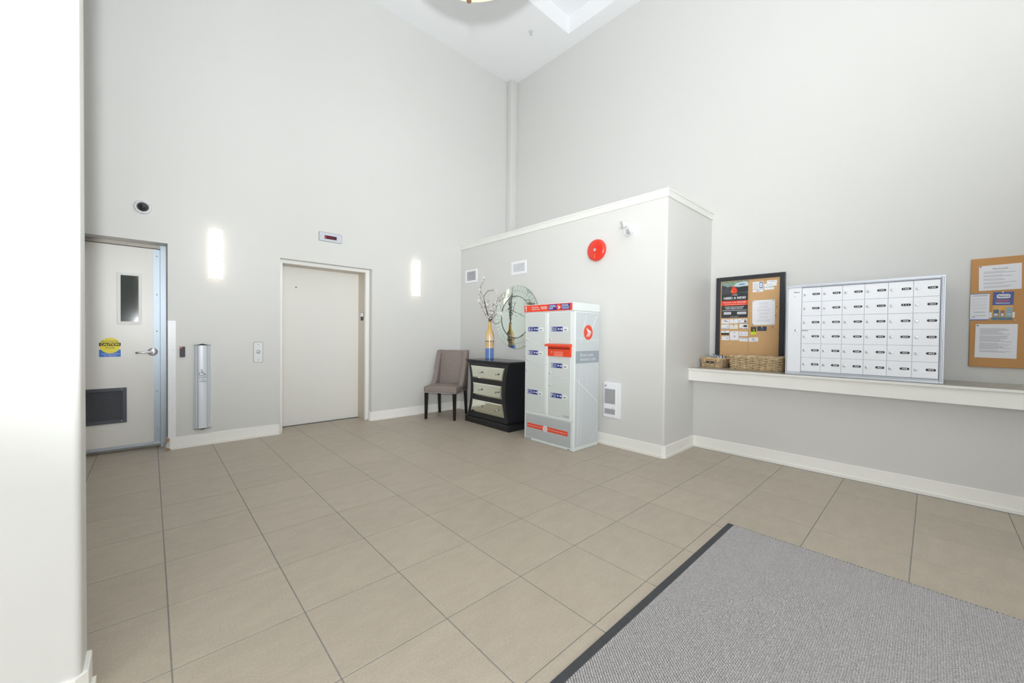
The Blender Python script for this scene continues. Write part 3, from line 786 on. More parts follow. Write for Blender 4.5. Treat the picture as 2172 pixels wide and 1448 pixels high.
for zb, ztp, hb, ht in ((0.655, 0.827, 0.328, 0.372), (0.412, 0.585, 0.313, 0.313), (0.170, 0.342, 0.360, 0.322)):
    def wz(z, inset=0.0):
        u = (z - zb) / (ztp - zb)
        mid = (hb + ht) / 2 - 0.004
        return hb * (1 - u) * (1 - 2 * u) + mid * 4 * u * (1 - u) + ht * u * (2 * u - 1) - inset
    def outline(ins):
        zs = [zb + ins + (ztp - zb - 2 * ins) * i / 6 for i in range(7)]
        return [(wz(z, ins), z) for z in zs] + [(-wz(z, ins), z) for z in zs[::-1]]
    ob, it = outline(0.0), outline(0.016); n = len(ob)
    m = MB()
    v = [(p[0], 0.022, p[1]) for p in ob] + [(p[0], 0.015, p[1]) for p in ob] + [(p[0], 0.010, p[1]) for p in it]
    f = [tuple(range(2 * n, 3 * n))] + [(i, (i + 1) % n, n + (i + 1) % n, n + i) for i in range(n)] + [(n + i, n + (i + 1) % n, 2 * n + (i + 1) % n, 2 * n + i) for i in range(n)]
    m.add(v, f)
    dr = m.build('drawer', MIRRORW, t)
    for kx in (-0.128, 0.228):
        zk = (zb + ztp) / 2
        kb = MB().lathe([(0.010, 0.0), (0.009, 0.004), (0.005, 0.006), (0.005, 0.016), (0.012, 0.020), (0.015, 0.027), (0.011, 0.034), (0, 0.036)], 12, T(kx - 0.0, 0.010, zk) @ FRONT)
        kb.build('knob', mat('crystal_knob', (170, 172, 172), 0.08, metal=0.9), dr, smooth=False)
for x in (-0.46, 0.46):
    for y in (0.02, 0.44):
        pass

# ================================================================== VASE WITH BLOSSOM BRANCHES
VX, VY, VZ = 3.70, 4.48, 0.916
t = thing('vase', 'tall bottle vase glazed blue, cream and yellow', 'vase', (VX, VY, VZ))
vm = bpy.data.materials.new('vase_glaze'); vm.use_nodes = True
nt = vm.node_tree; b = nt.nodes['Principled BSDF']; b.inputs['Roughness'].default_value = 0.16; b.inputs['Coat Weight'].default_value = 0.4
tc = nt.nodes.new('ShaderNodeTexCoord'); sx = nt.nodes.new('ShaderNodeSeparateXYZ'); nz = nt.nodes.new('ShaderNodeTexNoise')
mp = nt.nodes.new('ShaderNodeMapping'); mp.inputs['Scale'].default_value = (60, 60, 7); nt.links.new(tc.outputs['Object'], mp.inputs[0]); nt.links.new(mp.outputs[0], nz.inputs['Vector'])
ma = nt.nodes.new('ShaderNodeMath'); ma.operation = 'MULTIPLY_ADD'; ma.inputs[1].default_value = 0.02; nt.links.new(nz.outputs[0], ma.inputs[0])
nt.links.new(tc.outputs['Object'], sx.inputs[0]); nt.links.new(sx.outputs['Z'], ma.inputs[2])
rp = nt.nodes.new('ShaderNodeValToRGB'); nt.links.new(ma.outputs[0], rp.inputs[0])
stops = [(0.0, (108, 142, 200)), (0.166, (98, 132, 196)), (0.176, (226, 196, 152)), (0.24, (214, 178, 130)), (0.30, (232, 210, 176)), (0.40, (222, 186, 120)), (0.46, (226, 180, 82)), (0.56, (222, 174, 76))]
for i, (pz, cc) in enumerate(stops):
    e = rp.color_ramp.elements[i] if i < 2 else rp.color_ramp.elements.new(pz)
    e.position = pz; e.color = (*lin(cc), 1)
rp.color_ramp.elements[0].position = 0.0
nt.links.new(rp.outputs[0], b.inputs['Base Color'])
prof = [(0.055, 0.0), (0.062, 0.004), (0.0625, 0.10), (0.063, 0.26), (0.061, 0.35), (0.056, 0.385), (0.044, 0.408), (0.030, 0.428), (0.024, 0.45), (0.0195, 0.50), (0.0185, 0.545), (0.021, 0.553), (0.016, 0.553), (0.015, 0.50), (0.0, 0.49)]
MB().lathe(prof, 32).build('body', vm, t, smooth=True)
m = MB()
for k in range(14):
    a = 2 * PI * k / 14
    m.box(-0.004 - 0.003 * (k % 2), 0.004 + 0.003 * (k % 2), -0.0645, -0.0615, 0.252, 0.272, Matrix.Rotation(a, 4, 'Z'))
m.build('glaze_squares', BLACK, t)

bl = MB()
for k in range(5):
    a = 2 * PI * k / 5
    bl.add([(0, 0, 0), (0.010 * math.cos(a - 0.5), 0.010 * math.sin(a - 0.5), 0.004), (0.017 * math.cos(a), 0.017 * math.sin(a), 0.007), (0.010 * math.cos(a + 0.5), 0.010 * math.sin(a + 0.5), 0.004), (0.008 * math.cos(a), 0.008 * math.sin(a), -0.004)],
           [(0, 1, 2, 3), (0, 4, 1), (1, 4, 2), (2, 4, 3), (3, 4, 0)])
bl.sphere((0, 0, 0.003), 0.005, 6, 4)
BLOS = bl.mesh('blossom', PETAL, recalc=False)
RV = Vector((0.772, -0.636, 0)); DV = Vector((0.636, 0.772, 0))
paths = [
    ('tallest blossom branch, its tip highest at the left of the vase', [(415, 730), (370, 590), (335, 450), (318, 360), (268, 270), (270, 220), (308, 110), (330, 60)], 0.02),
    ('blossom branch arching over in a loop at the top of the vase', [(420, 730), (352, 480), (325, 380), (350, 310), (400, 265), (455, 260), (522, 275), (530, 325), (545, 395)], -0.03),
    ('lowest left blossom branch leaning out of the vase', [(410, 730), (340, 610), (290, 510), (245, 415)], -0.05),
    ('left blossom branch below the tallest one', [(412, 730), (380, 600), (300, 430), (250, 310)], 0.04),
    ('blossom branch reaching up right to the mirror edge', [(428, 730), (430, 600), (470, 490), (560, 380), (610, 315)], 0.0),
    ('long blossom branch curving right across the mirror', [(432, 730), (460, 600), (520, 480), (600, 400), (730, 352)], 0.0),
    ('drooping blossom branch ending lowest in front of the mirror', [(432, 730), (480, 600), (540, 532), (620, 545), (720, 600), (820, 665)], 0.0),
    ('short upright blossom sprig in the middle of the vase', [(424, 730), (410, 600), (385, 480), (397, 415)], -0.02),
    ('right blossom branch bending down beside the mirror', [(432, 730), (520, 620), (570, 590), (602, 605), (612, 700)], -0.04),
    ('straight dense blossom branch right of the centre', [(430, 730), (448, 640), (500, 540), (592, 380)], -0.02),
    ('thin dark sprig low at the right of the vase neck', [(430, 735), (455, 700), (480, 760), (540, 770), (585, 712)], -0.03),
]
for bi, (lab, pp, dep) in enumerate(paths):
    t = thing('blossom_branch', lab, 'branch', (VX, VY, VZ + 0.49), 0, 'blossom branches in the vase')
    rnd = random.Random(bi); pts = []
    ctrl = []
    for i, (zx, zy) in enumerate(pp):
        a = (zx - 420) / 1032; z = (738 - zy) / 1032 + 0.063
        u = i / (len(pp) - 1)
        bdep = dep * u
        lim = (0.135 - 0.772 * a) / 0.636
        bdep = min(bdep, lim) if a > 0.05 else bdep
        ctrl.append(RV * a + DV * bdep + Vector((0, 0, z)))
    ctrl = [Vector(((bi % 5 - 2) * 0.003, ((bi * 3) % 5 - 2) * 0.003, 0.012))] + ctrl
    for i in range(len(ctrl) - 1):            # catmull-rom
        p0, p1, p2, p3 = ctrl[max(i - 1, 0)], ctrl[i], ctrl[i + 1], ctrl[min(i + 2, len(ctrl) - 1)]
        for k in range(6):
            s = k / 6
            pts.append(0.5 * ((2 * p1) + (p2 - p0) * s + (2 * p0 - 5 * p1 + 4 * p2 - p3) * s * s + (3 * p1 - p0 - 3 * p2 + p3) * s ** 3))
    pts.append(ctrl[-1]); n = len(pts)
    m = MB().tube([tuple(p) for p in pts], [0.0048 * (1 - 0.62 * i / n) for i in range(n)], 6)
    for k in range(5):                        # side twigs
        i = rnd.randrange(n // 2, n - 1); d = Vector((rnd.uniform(-1, 1) * 0.5, rnd.uniform(-1, 1) * 0.5 - 0.2, rnd.uniform(0.2, 1))).normalized() * rnd.uniform(0.02, 0.05)
        q = pts[i] + d
        if VX + q.x > 3.87: q.x = 3.87 - VX
        m.tube([tuple(pts[i]), tuple(q)], [0.002, 0.001], 5)
    m.build('stem', TWIG, t)
    for k in range(2 if bi in (10,) else 12):
        i = rnd.randrange(n // 3, n)
        o = inst('blossom', BLOS, t, tuple(pts[i] + Vector((rnd.uniform(-1, 1) * 0.008, rnd.uniform(-1, 1) * 0.008, rnd.uniform(-0.4, 1) * 0.006))), (rnd.uniform(0, 2.5), rnd.uniform(-1, 1), rnd.uniform(0, 6)))
        s = rnd.uniform(0.8, 1.35); o.scale = (s, s, s)

# ================================================================== CHAIR
t = thing('upholstered_chair', 'taupe damask upholstered chair with dark wooden legs', 'chair', (3.368, 5.113, 0), math.radians(-55.3))
LEG = mat('espresso_wood', (26, 22, 20), 0.35)
for sxn in (-1, 1):
    for back in (False, True):
        x = 0.222 * sxn; y = 0.235 if back else -0.245
        m = MB(); a, bq = 0.024, 0.017
        dy = 0.045 if back else 0.0; dx = 0.006 * sxn
        v = [(x - a, y - a, 0.40), (x + a, y - a, 0.40), (x + a, y + a, 0.40), (x - a, y + a, 0.40)]
        v += [(x + dx - bq, y + dy - bq, 0), (x + dx + bq, y + dy - bq, 0), (x + dx + bq, y + dy + bq, 0), (x + dx - bq, y + dy + bq, 0)]
        m.add(v, [(0, 1, 2, 3), (7, 6, 5, 4), (0, 4, 5, 1), (1, 5, 6, 2), (2, 6, 7, 3), (3, 7, 4, 0)])
        m.build('leg', LEG, t, bevel=0.003, seg=1)
# seat: rounded cushion
MB().box(-0.262, 0.262, -0.275, 0.235, 0.395, 0.497).build('seat', FABRIC, t, smooth=True, bevel=0.030, seg=4)
m = MB(); N1, N2 = 14, 14; vv = []; ff = []
for i in range(N1 + 1):
    for j in range(N2 + 1):
        u = -1 + 2 * i / N1; w = -1 + 2 * j / N2
        vv.append((0.238 * u, -0.025 + 0.225 * w, 0.486 + 0.030 * max(0, (1 - u ** 4)) * max(0, (1 - w ** 4))))
for i in range(N1):
    for j in range(N2):
        ff.append((i * (N2 + 1) + j, (i + 1) * (N2 + 1) + j, (i + 1) * (N2 + 1) + j + 1, i * (N2 + 1) + j + 1))
m.add(vv, ff).build('seat_cushion', FABRIC, t, smooth=True)
# backrest panel, leaning back
lean = 0.085
def yb(z): return 0.165 + lean * (z - 0.45) / 0.57
MB().prism([(yb(0.42), 0.42), (yb(1.018), 1.018), (yb(1.018) + 0.055, 1.022), (yb(0.40) + 0.075, 0.40)], -0.205, 0.205, 'x').build('backrest', FABRIC, t, smooth=True, bevel=0.012, seg=3)
for s in (-1, 1):
    pl = [(yb(1.02) - 0.025, 1.015), (yb(1.02) + 0.058, 1.024), (yb(0.40) + 0.080, 0.395), (-0.02, 0.395), (-0.03, 0.49), (0.045, 0.56), (0.095, 0.66), (0.135, 0.80)]
    x0, x1 = (0.188, 0.262) if s > 0 else (-0.262, -0.188)
    MB().prism(pl, x0, x1, 'x').build('wing', FABRIC, t, smooth=True, bevel=0.012, seg=3)
# raised damask medallion
m = MB()
for sc, ry in ((1.0, 1.0), (0.62, 0.66), (0.3, 0.34)):
    pts = []
    for i in range(49):
        a = 2 * PI * i / 48; rr = 1 + 0.13 * math.cos(8 * a)
        z = 0.775 + 0.185 * ry * rr * math.sin(a)
        pts.append((0.125 * sc * rr * math.cos(a), yb(z) - 0.0008, z))
    m.tube(pts, 0.0022, 4)
for s in (-1, 1):
    for zc in (0.60, 0.95):
        m.tube([(s * 0.16 + 0.04 * math.cos(a), yb(zc + 0.05 * math.sin(a)) - 0.0008, zc + 0.05 * math.sin(a)) for a in [2 * PI * i / 20 for i in range(21)]], 0.002, 4)
m.build('damask_motif', mat('taupe_damask_light', (166, 154, 148), 0.95, noise=0.2, nscale=120), t)
m = MB()
for k in range(40): m.sphere((-0.252 + 0.504 * k / 39, -0.2755, 0.403), 0.0052, 6, 4, (1, 0.6, 1))
m.build('nailhead_trim', CHROME, t)['kind'] = 'stuff'

# ================================================================== COUNTER ON THE RIGHT
t = thing('counter', 'long ivory wall counter under the letter boxes', 'counter', (0, 0, 0))
MB().box(4.500, XR, -1.35, YB, 0.905, 0.918).build('top', COUNTTOP, t)
MB().box(4.492, 4.512, -1.35, YB, 0.897, 0.9185).build('front_edge', TRIM, t, bevel=0.003, seg=2)
MB().box(4.512, XL, -1.35, YB, 0.780, 0.897).build('apron', COUNT, t)

# ------------------------------------------------------------------ letter boxes
t = thing('letter_box_bank', 'silver bank of numbered letter boxes standing on the counter', 'letter boxes', (4.59, 0.4585, 0.919), RZ)
def L(y): return 0.4585 - y
MX0, MX1, MZ0, MZ1 = L(0.982), L(-0.064), 0.0, 0.862
MB().box(MX0 + 0.01, MX1 - 0.01, 0.008, XR - 4.59, MZ0, MZ1 - 0.01).build('cabinet', mat('cabinet_grey', (178, 182, 186), 0.5), t)
gx0, gx1 = L(0.859), L(-0.0355); gz0, gz1 = 0.0365, 0.8305
m = MB()
m.box(MX0, MX0 + 0.012, -0.012, 0.008, MZ0, MZ1).box(gx1 + 0.004, MX1, -0.012, 0.008, MZ0, MZ1)
m.box(MX0 + 0.012, gx1 + 0.004, -0.012, 0.008, gz1 + 0.006, MZ1).box(MX0 + 0.012, gx1 + 0.004, -0.012, 0.008, MZ0, gz0 - 0.006)
m.build('frame', MAILF, t, bevel=0.002, seg=1)
m = MB()
m.box(gx1 + 0.009, gx1 + 0.0115, -0.0128, -0.012, 0.02, MZ1 - 0.014).box(gx1 + 0.018, gx1 + 0.020, -0.0128, -0.012, 0.014, MZ1 - 0.01).box(gx0 - 0.01, gx1 + 0.011, -0.0128, -0.012, gz1 + 0.012, gz1 + 0.0145).box(gx0 - 0.01, gx1 + 0.011, -0.0128, -0.012, 0.022, 0.0245)
m.build('frame_groove', mat('frame_groove_grey', (92, 96, 108), 0.5), t)
sd = MB().box(MX0 + 0.013, gx0 - 0.003, -0.004, 0.008, 0.006, MZ1 - 0.02).build('side_panel', MAILW, t)
MB().lathe([(0.011, 0), (0.011, 0.004), (0.006, 0.006), (0, 0.006)], 16, T(L(0.903), -0.004, 0.428) @ FRONT).build('lock', CHROME, sd, smooth=True)
for a in (-0.018, 0.018):
    for c in (-0.032, 0.032): MB().lathe([(0.0022, 0), (0, 0.001)], 6, T(L(0.903) + a, -0.004, 0.428 + c) @ FRONT).build('rivet', GREYP, sd)
bars(sd, [(L(0.925), L(0.880), 0.789, 0.796), (L(0.922), L(0.905), 0.748, 0.7505)], mat('maker_print', (120, 126, 140), 0.6), y=-0.0042)
nums = [101, 102, 103, 104, 105, 106, 107, 108, 109, 110, 111, 201, 202, 203, 204, 205, 206, 207, 208, 301, 302, 303, 304, 305, 306, 307, 308, 401, 402, 403, 404, 405, 406, 407, 408, 409]
cw, chh = (gx1 - gx0) / 6, (gz1 - gz0) / 6
MB().box(gx0 - 0.002, gx1 + 0.002, 0.0, 0.007, gz0 - 0.004, gz1 + 0.004).build('door_recess', mat('door_gap_grey', (176, 182, 196), 0.6), t)
door_me = MB().box(0.0009, cw - 0.0009, -0.004, 0.0, 0.0009, chh - 0.0009).mesh('letter_box_door', MAILW, bevel=0.0012, seg=1)
lock_me = MB().lathe([(0.0115, 0), (0.0115, 0.0035), (0.009, 0.005), (0.006, 0.005), (0.006, 0.003), (0, 0.003)], 18, T(0.0225, -0.004, 0.0675) @ FRONT).mesh('lock', CHROME, smooth=True)
key_me = MB().box(0.0215, 0.0235, -0.0076, -0.0069, 0.061, 0.069).mesh('keyhole', BLACK)
plate_me = MB().prism(rrect(0.079, 0.136, 0.0605, 0.0795, 0.009), -0.0048, -0.004, 'y').mesh('number_plate', BLACK)
for i, nn in enumerate(nums):
    c, rw = i % 6, i // 6
    d = inst('letter_box_door', door_me, t, (gx0 + c * cw, 0, gz1 - (rw + 1) * chh))
    inst('lock', lock_me, d); inst('keyhole', key_me, d); inst('number_plate', plate_me, d)
    text(str(nn), 0.0905, 0.1245, 0.0645, 0.0755, WHITE, d, y=-0.0052, bold=0.02, name='number')
bars(t, [(gx0 + 0.004, gx0 + 0.050, gz1 - 3 * chh - 0.012, gz1 - 3 * chh - 0.006)], mat('maker_print', (120, 126, 140)), y=-0.0042, name='maker_strip')

# ------------------------------------------------------------------ baskets
def basket(name, label, x, yc, z, w, d, h, seed):
    t = thing(name, label, 'basket', (x, yc, z), RZ, 'wicker baskets on the counter')
    def loop(off, k, taper):
        ww, dd = w / 2 + off - taper, d / 2 + off - taper
        rr = 0.022
        per = []
        corners = [(ww - rr, dd - rr, 0), (-ww + rr, dd - rr, 90), (-ww + rr, -dd + rr, 180), (ww - rr, -dd + rr, 270)]
        for ci, (cx, cy, a0) in enumerate(corners):
            for q in range(4):
                a = math.radians(a0 + 90 * q / 3); per.append(Vector((cx + rr * math.cos(a), cy + rr * math.sin(a))))
        # resample
        L_ = [0.0]
        for i in range(len(per)): L_.append(L_[-1] + (per[(i + 1) % len(per)] - per[i]).length)
        out = []
        for s in range(k):
            tt = L_[-1] * s / k; i = max(j for j in range(len(per)) if L_[j] <= tt + 1e-9)
            u = (tt - L_[i]) / max(L_[i + 1] - L_[i], 1e-9)
            p = per[i].lerp(per[(i + 1) % len(per)], u)
            nx = (per[(i + 1) % len(per)] - per[i]).normalized()
            out.append((p, Vector((nx.y, -nx.x))))
        return out
    ns = max(12, int(round((2 * (w + d)) / 0.062 / 2)) * 2)
    k = ns * 4; rnd = random.Random(seed)
    m = MB(); nl = int(h / 0.0125)
    for j in range(nl):
        zz = 0.006 + j * (h - 0.018) / (nl - 1); tp = 0.012 * (1 - zz / h)
        L2 = loop(0, k, tp); pts = []
        ph = j % 2
        for s, (p, nn) in enumerate(L2):
            off = 0.0060 * math.cos(PI * (s / 4 + ph)) ; q = p + nn * off
            pts.append((q.x, q.y + d / 2, zz + rnd.uniform(-0.0011, 0.0011)))
        m.tube(pts, rnd.uniform(0.0054, 0.0068), 5, closed=True)
    m.build('weave', WICKER, t, smooth=True)['kind'] = 'stuff'
    m = MB()
    for s in range(ns):
        p0 = loop(0, k, 0.012)[s * 4][0]; p1 = loop(0, k, 0)[s * 4][0]
        m.tube([(p0.x, p0.y + d / 2, 0.003), (p1.x, p1.y + d / 2, h - 0.006)], 0.0042, 5)
    m.build('stakes', WICKERD, t)['kind'] = 'stuff'
    m = MB()
    for ph in range(3):
        pts = []
        for s, (p, nn) in enumerate(loop(0, k, 0)):
            a = 2 * PI * (s / 9 + ph / 3); q = p + nn * 0.006 * math.cos(a)
            pts.append((q.x, q.y + d / 2, h - 0.006 + 0.006 * math.sin(a) + 0.002 * math.sin(s * 0.7)))
        m.tube(pts, 0.0058, 5, closed=True)
    m.build('rim', WICKER, t, smooth=True)
    MB().box(-w / 2 + 0.015, w / 2 - 0.015, 0.015, d - 0.015, 0.002, 0.008).build('bottom', WICKERD, t)
    return t
bk = basket('wicker_basket', 'small wicker basket filled with newspapers beside the enclosure wall', 4.79, 1.755, 0.9185, 0.235, 0.26, 0.108, 3)
m = MB()
m.tube([(-0.072, -0.012, 0.112), (0.072, -0.012, 0.110)], 0.007, 6).tube([(-0.072, -0.013, 0.102), (0.072, -0.013, 0.100)], 0.006, 6)
for x in (-0.068, 0.07): m.tube([(x, -0.010, 0.118), (x + 0.004, -0.012, 0.09), (x + 0.012, -0.010, 0.066)], 0.009, 6)
m.build('handle', mat('wicker_pale', (206, 176, 128), 0.7, noise=0.2, nscale=40), bk, smooth=True)
for x in (-0.030, 0.022): MB().box(x - 0.019, x + 0.019, -0.0105, -0.007, 0.052, 0.074).build('handle_opening', mat('basket_hollow', (70, 58, 60), 0.9), bk)
basket('wicker_basket', 'large empty wicker basket in front of the framed cork board', 4.775, 1.300, 0.9185, 0.515, 0.26, 0.150, 5)

# newspapers standing in the small basket
for k, (lab, x0, w, tl, zt) in enumerate((('newspaper at the back of the small basket', -0.085, 0.16, 8, 0.150), ('folded newspaper in the middle of the small basket', -0.055, 0.15, -14, 0.138), ('front newspaper folded over in the small basket', -0.098, 0.17, 14, 0.128))):
    t = thing('newspaper', lab, 'newspaper', (4.79 + 0.20 - 0.065 * k, 1.755, 0.9185 + 0.02), RZ, 'newspapers in the small basket')
    M = Matrix.Rotation(math.radians(tl), 4, 'Y') @ Matrix.Rotation(math.radians(-24), 4, 'X')
    NP = mat('newsprint', (206, 208, 212), 0.8, noise=0.22, nscale=90)
    m = MB()
    for q in range(4):
        m.box(x0, x0 + w, 0.004 * q, 0.004 * q + 0.0025, 0.0, zt - 0.022 - 0.003 * q, M)
    m.build('pages', NP, t)
    m = MB()
    for q in range(5):
        m.box(x0 + 0.012 + 0.032 * q, x0 + 0.022 + 0.032 * q, -0.0008, -0.0001, 0.05, zt - 0.026, M)
    m.build('print', mat('newsprint_dark', (112, 114, 126), 0.8, noise=0.4, nscale=200), t)
    m = MB().box(x0 + w - 0.008, x0 + w, -0.0009, -0.0002, 0.04, zt - 0.023, M).box(x0, x0 + w, -0.0009, -0.0002, zt - 0.030, zt - 0.024, M)
    m.build('dark_edge', mat('newsprint_ink', (42, 44, 52), 0.8), t)

# ================================================================== CORK BOARDS
t = thing('framed_cork_board', 'black framed cork board standing on the counter', 'notice board', (5.092, 1.4575, 0.9185), RZ)
m = MB()
BWd, BH, FW_ = 0.3515, 1.0745, 0.046
for pl in ([(-BWd, 0), (-BWd, BH), (-BWd + FW_, BH - FW_), (-BWd + FW_, FW_)], [(BWd, 0), (BWd, BH), (BWd - FW_, BH - FW_), (BWd - FW_, FW_)],
           [(-BWd, BH), (BWd, BH), (BWd - FW_, BH - FW_), (-BWd + FW_, BH - FW_)], [(-BWd, 0), (BWd, 0), (BWd - FW_, FW_), (-BWd + FW_, FW_)]):
    MB().prism(pl, -0.022, 0.025, 'y').build('frame_rail', FRAMEB, t, bevel=0.003, seg=2)
for (xa, xb, za, zb) in ((-BWd + FW_, -0.0008, FW_, BH - FW_), (0.0008, BWd - FW_, FW_, 0.45), (0.0008, BWd - FW_, 0.4516, 0.74), (0.0008, BWd - FW_, 0.7416, BH - FW_)):
    MB().box(xa, xb, 0.0, 0.020, za, zb).build('cork_panel', CORK, t)
CX = 5.092


def paper(name, label, cat, y0, y1, z0, z1, material=PAPER, tilt=0.0, group=None, x=CX, lift=0.0008):
    """a sheet pinned to a board; y0 is its left edge, y1 its right edge as seen"""
    w, h = y0 - y1, z1 - z0
    o = MB().box(-w / 2, w / 2, -0.0009, 0, -h / 2, h / 2).build(name, material)
    o.location = (x - lift, (y0 + y1) / 2, (z0 + z1) / 2); o.rotation_euler = (0, math.radians(tilt), RZ)
    return tag(o, label, cat, group), w, h


PINS = {'red': (190, 50, 46), 'black': (50, 46, 48), 'white': (240, 240, 236), 'green': (60, 120, 96), 'dark': (92, 48, 36), 'clear': (214, 200, 178)}
def pin(colour, y, z, label, x=CX, lift=0.0016):
    o = MB().lathe([(0.0045, 0), (0.003, 0.002), (0.003, 0.007), (0.005, 0.009), (0.004, 0.011), (0, 0.0115)], 10, FRONT).build('push_pin', mat('pin_' + colour, PINS[colour], 0.3), smooth=True)
    o.location = (x - lift, y, z); o.rotation_euler = (0, 0, RZ)
    return tag(o, label, 'push pin', 'push pins on the notice boards')


# ride poster
o, w, h = paper('poster', 'dark ride service poster on the framed cork board', 'poster', 1.753, 1.467, 1.506, 1.941, mat('poster_charcoal', (52, 55, 60), 0.35))
H = h / 2; Wp = w / 2
ph = MB().box(-Wp, Wp, -0.0014, -0.0009, H - 0.152, H).build('car_photo', mat('photo_dark', (72, 76, 78), 0.4, noise=0.35, nscale=22), o)
def flat(poly, col, nm, par, y=-0.0018): return MB().prism(poly, y, y + 0.0003, 'y').build(nm, col, par)
flat([(-Wp, H), (Wp, H), (Wp, H - 0.055), (0.05, H - 0.075), (-0.05, H - 0.06), (-Wp, H - 0.045)], mat('photo_foliage', (132, 160, 138), 0.5, noise=0.45, nscale=45), 'windscreen_view', ph, -0.0017)
flat([(-0.015, H - 0.060), (0.03, H - 0.022), (0.12, H - 0.012), (Wp, H - 0.03), (Wp, H - 0.066), (0.04, H - 0.070)], mat('photo_pale', (200, 214, 222), 0.5), 'car_bonnet', ph, -0.0020)
flat([(0.035, H - 0.055), (0.055, H - 0.036), (0.10, H - 0.034), (0.112, H - 0.052)], mat('photo_glass_blue', (120, 158, 178), 0.4), 'car_window', ph, -0.0023)
flat([(-Wp, H - 0.012), (-Wp + 0.03, H - 0.012), (-0.055, H - 0.062), (-0.08, H - 0.068)], mat('photo_grey', (150, 158, 164), 0.5), 'pillar_strip', ph, -0.0020)
flat([(-0.02, H - 0.078), (Wp, H - 0.072), (Wp, H - 0.125), (-0.02, H - 0.13)], mat('photo_dash', (44, 46, 50), 0.4), 'dashboard', ph, -0.0020)
MB().tube([(-0.082 + 0.046 * math.cos(a), -0.0018, H - 0.118 + 0.046 * math.sin(a)) for a in [math.radians(-10 + 200 * i / 24) for i in range(25)]], 0.0012, 5).build('steering_wheel', mat('photo_black', (34, 35, 38), 0.4), ph)
THUMB = mat('poster_red', (234, 72, 46), 0.4)
flat([(-0.006 + 0.034 * math.cos(a) * (1 - 0.05 * math.sin(3 * a)), H - 0.112 + 0.037 * math.sin(a)) for a in [2 * PI * i / 30 for i in range(30)]], THUMB, 'thumb_emblem', o, -0.0027)
flat([(-0.024, H - 0.085), (-0.024, H - 0.064), (-0.018, H - 0.052), (-0.010, H - 0.052), (-0.005, H - 0.064), (-0.002, H - 0.078), (0.012, H - 0.080), (0.012, H - 0.09)], THUMB, 'thumb_emblem', o, -0.0030)
flat([(-0.036, H - 0.118), (-0.036, H - 0.124), (-0.022, H - 0.124), (-0.022, H - 0.117)], YELL, 'emblem_stripe', o, -0.0032)
text('u', -0.036, -0.024, H - 0.172, H - 0.158, THUMB, o, y=-0.0016)
text('ride', -0.020, 0.032, H - 0.172, H - 0.152, WHITE, o, y=-0.0018)
text('NEED A RIDE?', -0.117, 0.122, H - 0.214, H - 0.186, WHITE, o, y=-0.0014, bold=0.035)
rb = MB().box(-Wp, Wp, -0.0014, -0.0009, H - 0.288, H - 0.232).build('red_band', THUMB, o)
text('Use promo code', -0.122, 0.018, H - 0.262, H - 0.245, WHITE, rb, y=-0.0018, bold=0.01)
text('WELCOME', 0.026, 0.124, H - 0.259, H - 0.245, WHITE, rb, y=-0.0018, bold=0.03)
bars(rb, [(-0.108, 0.118, H - 0.281, H - 0.274)], mat('band_print', (250, 160, 140), 0.6), y=-0.0016)
text('LOWEST FARES AND QUICKEST', -0.105, 0.105, H - 0.314, H - 0.301, WHITE, o, y=-0.0014, bold=0.03)
text('PICKUP TIMES IN THE CITY', -0.092, 0.092, H - 0.332, H - 0.319, WHITE, o, y=-0.0014, bold=0.03)
bars(o, [(-0.132, 0.136, H - 0.350, H - 0.344), (-0.04, 0.045, H - 0.424, H - 0.421)], mat('poster_pale', (214, 216, 218), 0.6), y=-0.0011)
for xa, xb in ((-0.115, -0.034), (0.032, 0.128)):
    bg = MB().prism(rrect(xa, xb, H - 0.394, H - 0.366, 0.005), -0.0014, -0.0010, 'y').build('store_badge', WHITE, o)
    bars(bg, [(xa + 0.024, xb - 0.008, H - 0.385, H - 0.377)], GREYP, y=-0.0016)
    MB().prism(circ(xa + 0.012, H - 0.380, 0.0045, 10), -0.0018, -0.0014, 'y').build('badge_mark', BLACK, bg)
# notice sheets and cards
o, w, h = paper('notice_sheet', 'large white notice sheet on the framed cork board', 'notice', 1.420, 1.197, 1.417, 1.700, tilt=-0.6)
bars(o, textlines(-0.07, 0.07, -0.115, 0.118, 24, 0.24, 4, True, 4), LGREYP, y=-0.0009)
pin('red', 1.410, 1.690, 'red push pin at the top left of the large notice sheet'); pin('green', 1.212, 1.692, 'dark green push pin at the top right of the large notice sheet')
pin('black', 1.412, 1.424, 'black push pin at the bottom left of the large notice sheet'); pin('clear', 1.206, 1.426, 'clear push pin at the bottom right of the large notice sheet')
o, w, h = paper('flyer', 'white flyer with a telephone picture at the top of the framed cork board', 'flyer', 1.421, 1.315, 1.794, 1.912, tilt=-1)
bars(o, [(-0.047, 0.005, 0.035 - 0.012 * k, 0.039 - 0.012 * k) for k in range(6)], LGREYP, y=-0.0009)
MB().prism(rrect(0.014, 0.048, -0.018, 0.052, 0.006), -0.0014, -0.0009, 'y').build('phone_picture', mat('phone_navy', (58, 60, 88), 0.4), o)
MB().box(0.018, 0.044, -0.0018, -0.0014, -0.010, 0.043).build('phone_screen', mat('phone_screen_pale', (214, 220, 240), 0.4), o)
bars(o, [(-0.046 + 0.0125 * k, -0.040 + 0.0125 * k, -0.034, -0.029) for k in range(8)] + [(-0.015, 0.015, -0.050, -0.044)], mat('dark_print', (74, 76, 92), 0.6), y=-0.0009)
o, w, h = paper('coupon', 'uppermost of the three overlapping white coupons on the cork board', 'coupon', 1.281, 1.183, 1.882, 1.915, tilt=1, lift=0.0030)
bars(o, [(-0.028, -0.016, 0.001, 0.006), (-0.006, 0.006, 0.0, 0.007), (0.010, 0.036, 0.002, 0.005)], GREYP, y=-0.0009)
